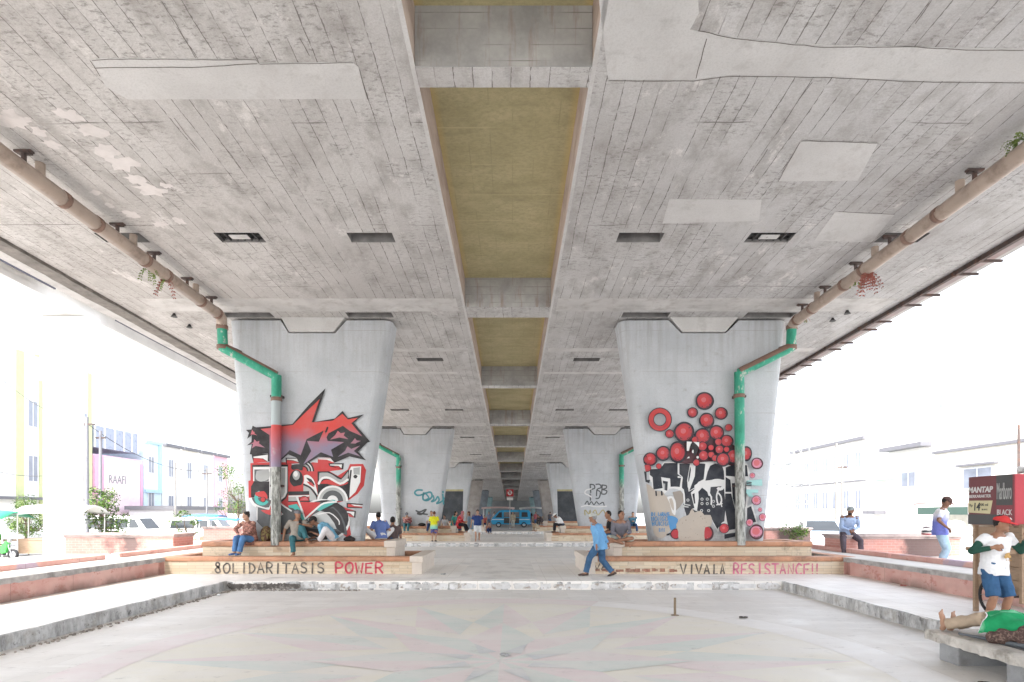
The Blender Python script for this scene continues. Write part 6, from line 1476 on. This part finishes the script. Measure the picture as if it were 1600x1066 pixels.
# --- man lying on the bench
t = person((5.25, 6.92, .448), -152, 'barefoot man lying on the concrete bench in khaki trousers and dark batik shirt', k=1., vox=.0075, rx=-90, skin=1, pel=(0, 0, .84), lean=0, bow=0, yaw=30, al=(.07, .0, .05), ar=(-.09, .02, .07), fl=(.25, -1, .1), fr=(-.2, -1, .15),
           kl=(.3, -1, 0), kr=(-.5, -1, 0), shirt=DBATIK, sleeve='long', legs=cloth('khaki_trousers', (.42, .33, .245)), wl=(.16, -.20, 1.20), wr=(-.14, -.20, 1.22), loose=1.3)
# green cloth across his hips
m = MB(); n, q = 22, 18; vs = []
for i in range(n + 1):
    for j in range(q + 1):
        z = .50 + .62 * i / n + .03 * math.sin(j * .9); a = -.34 + .64 * j / q; prof = .155 * max(0, 1 - (abs(a) / .27) ** 2.4) ** .5 if abs(a) < .27 else 0
        y = -.115 - prof * (.55 + .25 * math.sin(i * .35)) + .145 * (1 - min(1, prof / .06)) * 0 + (0 if prof else .105) + .012 * math.sin(i * 1.1 + j * .8)
        vs.append(Vector((5.25, 6.92, .448)) + Matrix.Rotation(R(-152), 3, 'Z') @ Matrix.Rotation(R(-90), 3, 'X') @ Vector((a * 1.05, y, z)))
m.add(vs, [(i * (q + 1) + j, i * (q + 1) + j + 1, (i + 1) * (q + 1) + j + 1, (i + 1) * (q + 1) + j) for i in range(n) for j in range(q)], 0, True)
o = m.build('green_cloth', cloth('bright_green_cloth', (.018, .27, .105), .2, 5, (.20, .52, .32), 5, (.60, .70))); sm = o.modifiers.new('solid', 'SOLIDIFY'); sm.thickness = .008; tag(o, 'bright green cloth with a pale hem spread over the lying man', 'cloth')
m = MB(); m.ribbon([vs[i * (q + 1)] + Vector((-.006, -.004, .006)) for i in range(n + 1)], .014, (0, -1, .6), .004); m.ribbon([vs[j] + Vector((0, .004, .008)) for j in range(q + 1)], .012, (0, 0, 1), .004); m.build('hem', WHITEC, o)
m = MB(); rng = random.Random(8)
for i in range(16):
    u = i / 15; c = Vector((5.33 + .66 * u, 6.18 - .70 * u, .43 + .10 * math.sin(3.1 * u)))
    m.ell(c + Vector((rng.uniform(-.04, .04), rng.uniform(-.04, .04), 0)), rng.uniform(.09, .16), rng.uniform(.09, .15), rng.uniform(.07, .13), n=10, k=6)
o = soft(m, 'bundled_jacket', DBATIK, None, .009, 9, .03); tag(o, 'dark brown patterned jacket bundled against the man lying on the bench', 'jacket')
m = MB(); m.tube([(5.20, 6.62, .385), (5.32, 6.2, .39), (5.40, 5.85, .39), (5.52, 5.5, .39)], [.012, .022, .028, .03], 10); o = m.build('folded_umbrella', cloth('slate_umbrella_cloth', (.13, .145, .16))); tag(o, 'slim grey folded umbrella lying along the edge of the concrete bench', 'umbrella')
m = MB(); m.box(5.30, 6.05, 4.6, 6.45, .362, .368); o = m.build('sleeping_mat', cloth('dark_flat_mat', (.11, .115, .12))); o.location = (0, 0, .0); tag(o, 'thin dark mat spread under the man on the bench', 'mat')

# --- man walking past the right planter
person((2.18, 14.12, .2), -118, 'man in a loose light blue shirt and jeans walking past the right planter', k=1.0, skin=0, pel=(0, 0, .83), lean=8, bow=8, yaw=-6, pitch=0, al=(.10, -.33, .075), ar=(-.10, .30, .10), fr=(-.1, -1, -.35), wl=(.30, .02, .80), wr=(-.22, .14, .80), shirt=cloth('sky_blue_shirt', (.16, .36, .60), .12), sleeve='long', legs=DENIM, shoe=SANDAL, cap=CAPP, tail=.10, loose=1.8, hair='short', hairm=GREYH, fat=1.05)
person((2.93, 15.42, 1.01), -6, 'man in a grey sweater sitting cross legged on the corner of the right planter', **sit(skin=0, pel=(0, .02, .10), lean=12, bow=14, yaw=34, pitch=0, al=(-.12, -.34, .02), ar=(.02, -.40, -.04), kl=(1.2, -.4, .2), kr=(-1.1, -.6, .2), fl=(-1, -.3, -.2), fr=(1, -.4, -.3), wl=(.13, -.32, .20), wr=(-.10, -.36, .17), shirt=cloth('grey_sweater', (.17, .165, .19)), sleeve='long', legs=cloth('pale_olive_shorts', (.42, .44, .38)), leg='short', el=(.5, .7, -.5), er=(-.5, .7, -.5), k=1.02, fat=1.08))
person((2.98, 16.52, 1.01), -80, 'man in black partly hidden behind the man in the grey sweater', **sit(skin=0, lean=8, bow=10, shirt=cloth('black_shirt', (.02, .02, .022)), legs=DENIM, wl=(.1, -.35, .18), wr=(-.1, -.35, .18), vox=.013))
# --- man on the right brick planter
person((9.80, 16.66, 1.13), -8, 'bearded man in a light denim shirt sitting on the soot stained brick planter', **sit(skin=2, lean=12, bow=14, yaw=-62, pitch=2, twist=-6, al=(.20, -.42, -.55), ar=(-.24, -.44, -.55), kl=(.5, -1, .6), kr=(-.6, -1, .6), pel=(0, -.02, .085), wl=(.06, -.27, .14), wr=(-.03, -.28, .13), el=(.7, .5, -.8), er=(-.7, .5, -.8), shirt=cloth('light_denim_shirt', (.30, .39, .56), .14), sleeve='long', legs=cloth('dark_plum_trousers', (.085, .07, .085)), shoe=SANDAL, cap=cloth('grey_green_hat_cloth', (.24, .265, .27)), brim=False, beard=True, k=1.04, loose=1.3))
person((9.93, 13.2, .5), 48, 'man in a purple and white tee standing behind the right low wall', k=1.02, skin=2, yaw=12, pitch=30, lean=-2, bow=12, wr=(-.21, -.14, .93), er=(-1, .7, 0), wl=(.30, -.02, .84), shirt=cloth('purple_to_white_tee', (.16, .19, .52), .1, 5, (.72, .72, .74), 'z', (1.10, 1.32)), legs=LDENIM, shoe=SANDAL, cap=CAPBR, loose=1.7, tail=.05, fat=1.02)

# --- left planter
person((-7.02, 15.28, 1.01), -12, 'woman with a hair bun in a rose patterned jacket sitting on the left planter', **sit(female=True, skin=1, lean=6, bow=10, yaw=-40, pitch=14, al=(-.02, -.44, -.285), ar=(-.17, -.44, -.285), wl=(-.10, -.27, .17), wr=(-.22, -.22, .20), el=(1, .2, -.2), er=(-1, .1, -.2), shirt=BATIK, sleeve='long', legs=cloth('bright_blue_jeans', (.085, .185, .36), .2), shoe=cloth('blue_shoe', (.08, .17, .36)), hair='bun', tail=.10, loose=1.7, k=.96))
person((-5.78, 15.32, 1.01), 14, 'man in a faded tee and teal trousers, one knee up, on the left planter', **sit(skin=0, lean=-12, bow=14, yaw=42, pitch=-2, al=(.26, -.30, .06), kl=(.3, -1, 1.6), fl=(.5, -1, -.3), ar=(-.04, -.45, -.285), wr=(-.36, .05, .06), er=(-.6, .5, 0), wl=(.15, -.25, .46), el=(.9, -.2, -.4), shirt=cloth('faded_taupe_tee', (.30, .27, .235)), legs=cloth('teal_trousers', (.05, .145, .165)), cap=CAPG, k=1.0, loose=1.4))
person((-4.92, 15.45, 1.01), -72, 'man in a light blue tee and white trousers hunched on the left planter', **sit(skin=2, pel=(0, .05, .10), lean=30, bow=22, yaw=4, pitch=22, al=(.14, -.28, .02), ar=(-.10, -.34, .02), kl=(.9, -1, .7), kr=(-.8, -1, .8), wl=(.1, -.42, .22), wr=(-.06, -.52, .06), shirt=cloth('light_blue_tee', (.17, .38, .52)), legs=cloth('white_trousers', (.66, .65, .66), .06), cap=CAPB, k=1.05, loose=1.5))
person((-3.78, 16.42, 1.01), -150, 'man in a violet blue tee seen from behind, on the left planter', **sit(skin=1, lean=12, bow=12, yaw=14, pitch=8, al=(.14, -.30, .02), ar=(-.16, -.34, .02), kl=(.9, -1, .5), kr=(-.9, -1, .5), shirt=cloth('violet_blue_tee', (.14, .20, .44)), legs=cloth('white_trousers', (.66, .65, .66), .06), wl=(.2, -.3, .2), wr=(-.22, -.28, .2), k=.98))
person((-3.52, 16.75, .645), -170, 'dark haired person in brown behind the man in the violet blue tee', **sit(skin=0, pel=(0, 0, .28), lean=10, bow=10, shirt=cloth('brown_striped_tee', (.10, .075, .075)), legs=DENIM, al=(.1, -.4, .1), ar=(-.1, -.4, .1), vox=.013))
m = MB(); m.ell((0, 0, .15), .15, .10, .19); m.ell((0, -.09, .10), .11, .05, .10); m.tube([(-.08, .09, .28), (-.09, .15, .18), (-.07, .09, .04)], .015, 6); m.tube([(.08, .09, .28), (.09, .15, .18), (.07, .09, .04)], .015, 6)
o = soft(m, 'backpack', cloth('olive_patterned_pack', (.22, .18, .075), .2, 6, (.10, .055, .04), 12, (.46, .54)), None, .009, 2, .01); o.location = (-6.66, 15.42, 1.0); o.scale = (1.1, 1.1, 1.25); tag(o, 'olive and brown patterned backpack leaning between the seated woman and the green pipe', 'backpack')
m = MB(); m.ell((0, 0, .055), .17, .10, .075); m.tube([(-.1, 0, .1), (0, 0, .155), (.1, 0, .1)], .014, 6); o = soft(m, 'handbag', CAPB, None, .009, 2, .008); o.location = (-4.38, 15.33, 1.01); tag(o, 'small black bag on the left planter coping beside the hunched man', 'bag')
m = MB(); m.box(-.04, .04, -.006, .006, -.07, .07); o = m.build('phone', M['black'], bevel=.004); o.location = (-5.60, 15.05, 1.52); o.rotation_euler = (.4, 0, .3); tag(o, 'black phone held up by the man in teal trousers', 'phone')
# helmet on the right planter
m = MB(); m.ell((0, 0, .13), .13, .15, .14, 0, None, 18, 9, -35, 90); o = m.build('helmet', col('white_helmet_shell', (.70, .66, .66), .25)); o.location = (12.2, 16.75, 1.09)
m = MB(); m.ell((0, -.012, .13), .131, .150, .10, 0, None, 18, 5, -10, 30); m.build('visor', M['glass'], o); m = MB(); m.ell((0, 0, .15), .133, .152, .14, 0, None, 18, 5, 42, 88); m.build('dark_crown', col('dark_helmet_shell', (.07, .05, .055), .3), o); m = MB(); m.ell((0, 0, .12), .134, .153, .12, 0, None, 18, 3, -40, -22); m.build('red_rim', col('sign_red', (.45, .04, .05)), o)
tag(o, 'white and dark helmet with a red rim on the soot blackened planter', 'helmet')

# --- farther people
FAR = dict(vox=.016)
Y2s = 31.62
def fp(px, Y, z, rz, label, **k): d = dict(FAR); d.update(k); return person(((px - 800) / F * Y, Y, z), rz, label, **d)
fp(637, Y2s + .05, 1.01, 0, 'person in a maroon top and teal trousers sitting on the second left planter', **sit(skin=1, lean=16, bow=16, pitch=20, shirt=cloth('maroon_patterned', (.22, .06, .065), .2, 6, (.5, .3, .28), 9), sleeve='long', legs=cloth('teal_trousers', (.05, .145, .165)), wl=(.1, -.25, .3), wr=(-.1, -.25, .3), cap=CAPG))
fp(678, 30.7, .2, 176, 'man in a yellow lime tee standing with his back turned', skin=1, lean=2, shirt=cloth('yellow_lime_tee', (.66, .66, .03), .15, 4, (.25, .55, .45), 'z', (1.02, .86)), legs=cloth('blue_patterned_shorts', (.08, .10, .28), .2, 6, (.3, .15, .12), 8), leg='short', shoe=cloth('dark_boot', (.03, .035, .04)), tail=.12, loose=1.7, hairm=cloth('brown_hair', (.14, .06, .04)), wl=(.18, -.2, 1.05), wr=(-.18, -.2, 1.05))
fp(674, Y2s, 1.01, 10, 'person in navy hidden behind the man in the yellow tee', **sit(skin=1, shirt=cloth('white_grey_tee', (.5, .52, .55)), legs=cloth('navy_trousers', (.03, .05, .12)), al=(.22, -.43, -.285), ar=(-.24, -.43, -.285)))
fp(717, Y2s + .3, 1.01, 62, 'woman in a red tunic and red headscarf leaning on a planter end', female=True, skin=1, pel=(0, 0, .12), lean=14, bow=10, yaw=10, pitch=12, al=(.08, -.62, -.29), ar=(-.08, -.56, -.29), kl=(0, -1, 1), kr=(0, -1, 1), shirt=cloth('red_floral_tunic', (.52, .05, .06), .15, 5, (.60, .32, .26), 10, (.60, .66)), sleeve='long', legs=cloth('black_trousers', (.025, .025, .03)), hair='scarf', cap=cloth('dusty_red_scarf', (.42, .15, .17)), tail=.18, loose=1.8, wl=(.15, -.3, .2), wr=(-.1, -.3, .2))
fp(708, 32.4, 1.01, 70, 'person in a green tee sitting behind the woman in red', **sit(skin=1, lean=8, shirt=cloth('sea_green_tee', (.06, .30, .26)), legs=DENIM, hair='long', yaw=15))
fp(696, 33.2, .85, -30, 'person in a white shirt sitting low beyond the second left planter', **sit(skin=1, shirt=WHITEC, legs=cloth('navy_trousers', (.03, .05, .12)), k=.9))
fp(735, 33.4, .2, -60, 'woman with brown hair in a blue grey dress standing behind the walking boy', female=True, skin=1, shirt=cloth('blue_grey_dress', (.20, .28, .36), .15), sleeve='long', legs=cloth('blue_grey_trousers', (.14, .18, .24)), hair='long', hairm=cloth('brown_hair', (.14, .06, .04)), tail=.22, loose=1.5, yaw=-20)
fp(746, 31.0, .2, 6, 'barefoot boy in a navy tee and white shorts walking towards the camera', skin=1, k=1.08, lean=4, bow=14, pitch=30, yaw=-10, al=(.09, .16, .09), ar=(-.09, -.18, .07), shirt=cloth('navy_tee', (.03, .055, .17), .2), legs=cloth('white_shorts', (.68, .69, .70)), leg='short', loose=1.6, wl=(.30, .05, .83), wr=(-.32, -.08, .83))
m = MB(); m.ell((0, 0, .14), .13, .1, .16); m.tube([(0, 0, .27), (0, 0, .40)], .015, 6); o = m.build('carrier_bag', col('white_plastic_film', (.70, .70, .70), .3)); o.location = (-2.30, 31.2, .55); tag(o, 'white carrier bag held beside the barefoot boy', 'bag')
fp(762, 46.2, .2, 30, 'child in a brown top and navy trousers sitting on the third step', **sit(skin=1, k=.95, lean=18, pitch=20, al=(.12, -.36, -.13), ar=(-.1, -.40, -.13), shirt=cloth('brown_tee', (.32, .17, .12)), legs=cloth('navy_trousers', (.03, .05, .12)), hairm=cloth('brown_hair', (.14, .06, .04))))
fp(757, 50, .2, 0, 'person in red standing behind the seated child', **dict(skin=1, k=.8, shirt=cloth('brick_red_tee', (.36, .09, .08)), legs=cloth('navy_trousers', (.03, .05, .12))))
fp(802, 57.5, .19, -20, 'man in a khaki shirt standing at the open door of the blue minibus', skin=1, shirt=cloth('khaki_shirt', (.36, .32, .24)), legs=cloth('pale_trousers', (.45, .45, .40)), sleeve='long', lean=6)
fp(821, 62.3, .19, 0, 'person in white standing behind the roof of the blue minibus', skin=1, k=1.12, shirt=WHITEC, legs=DENIM, cap=CAPW)
fp(828, 62.8, .19, 0, 'person in black standing behind the blue minibus next to the one in white', skin=1, k=1.08, shirt=cloth('black_shirt', (.02, .02, .022)), legs=DENIM)
fp(846, 47.6, .98, -40, 'dark clothed person hunched on the third right planter', **sit(skin=2, lean=34, bow=20, pitch=30, shirt=cloth('charcoal_jacket', (.07, .06, .065)), sleeve='long', legs=cloth('charcoal_trousers', (.06, .055, .055))))
fp(839, 46.6, .2, -60, 'person in khaki crouching in front of the third right planter', **sit(skin=1, pel=(0, .1, .30), lean=36, bow=20, pitch=24, al=(.12, -.1, .07), ar=(-.12, -.15, .07), kl=(.4, -1, .6), kr=(-.4, -1, .6), shirt=cloth('khaki_shirt', (.36, .32, .24)), sleeve='long', legs=cloth('khaki_trousers', (.42, .33, .245))))
fp(878, 31.9, 1.01, -84, 'man in a white cap and white jacket sitting on the second right planter', **sit(skin=2, lean=22, bow=18, pitch=26, wl=(.06, -.42, .2), wr=(-.06, -.44, .2), shirt=cloth('white_black_jacket', (.72, .72, .72), .05, 5, (.05, .06, .09), 'z', (.24, .18)), sleeve='long', legs=cloth('black_trousers', (.025, .025, .03)), cap=CAPW, shoe=SANDAL, loose=1.6))
fp(988, Y2s + .05, 1.01, -4, 'person in a teal blue jacket and jeans with white shoes on the second right planter', **sit(skin=1, lean=14, bow=12, yaw=-10, al=(.20, -.44, -.285), ar=(-.22, -.44, -.285), wl=(.04, -.3, .28), wr=(-.04, -.3, .28), shirt=cloth('teal_blue_jacket', (.08, .19, .26), .2), sleeve='long', legs=cloth('deep_blue_jeans', (.04, .08, .17), .25), shoe=CAPW))
for i, (px, Y, c, l) in enumerate(((764, 64, (.2, .22, .3), 'slate'), (868, 66, (.5, .45, .3), 'sand'), (836, 63, (.35, .1, .12), 'maroon'), (813, 66, (.25, .4, .4), 'sea green'), (771, 67, (.6, .5, .5), 'rose'), (779, 67.5, (.55, .1, .12), 'red'), (786, 68, (.65, .63, .6), 'cream'), (859, 64, (.12, .12, .14), 'charcoal'))):
    fp(px, Y, .19, 20 * i, 'distant shopper in %s at the stalls beyond the blue minibus' % l, skin=1, k=1.0, shirt=cloth('shopper_' + l, c), legs=DENIM, group='shoppers at the far stalls')
m = MB(); m.tube([(0, 0, 0), (0, 0, .12)], .035, 10); o = m.build('cup', M['white']); o.location = (wall(625, 819, 31.75).x, 31.75, 1.01); tag(o, 'small white cup on the second left planter', 'cup')
m = MB(); m.ell((0, 0, .08), .2, .12, .1); o = m.build('handbag', CAPB); o.location = (wall(659, 819, 31.75).x, 31.75, 1.01); tag(o, 'small black bag on the second left planter between two sitters', 'bag')
finish_soft()
for o in COL.objects:
    for k_ in ('_h', '_w', '_fw', '_ax', '_cap'):
        if k_ in o: del o[k_]
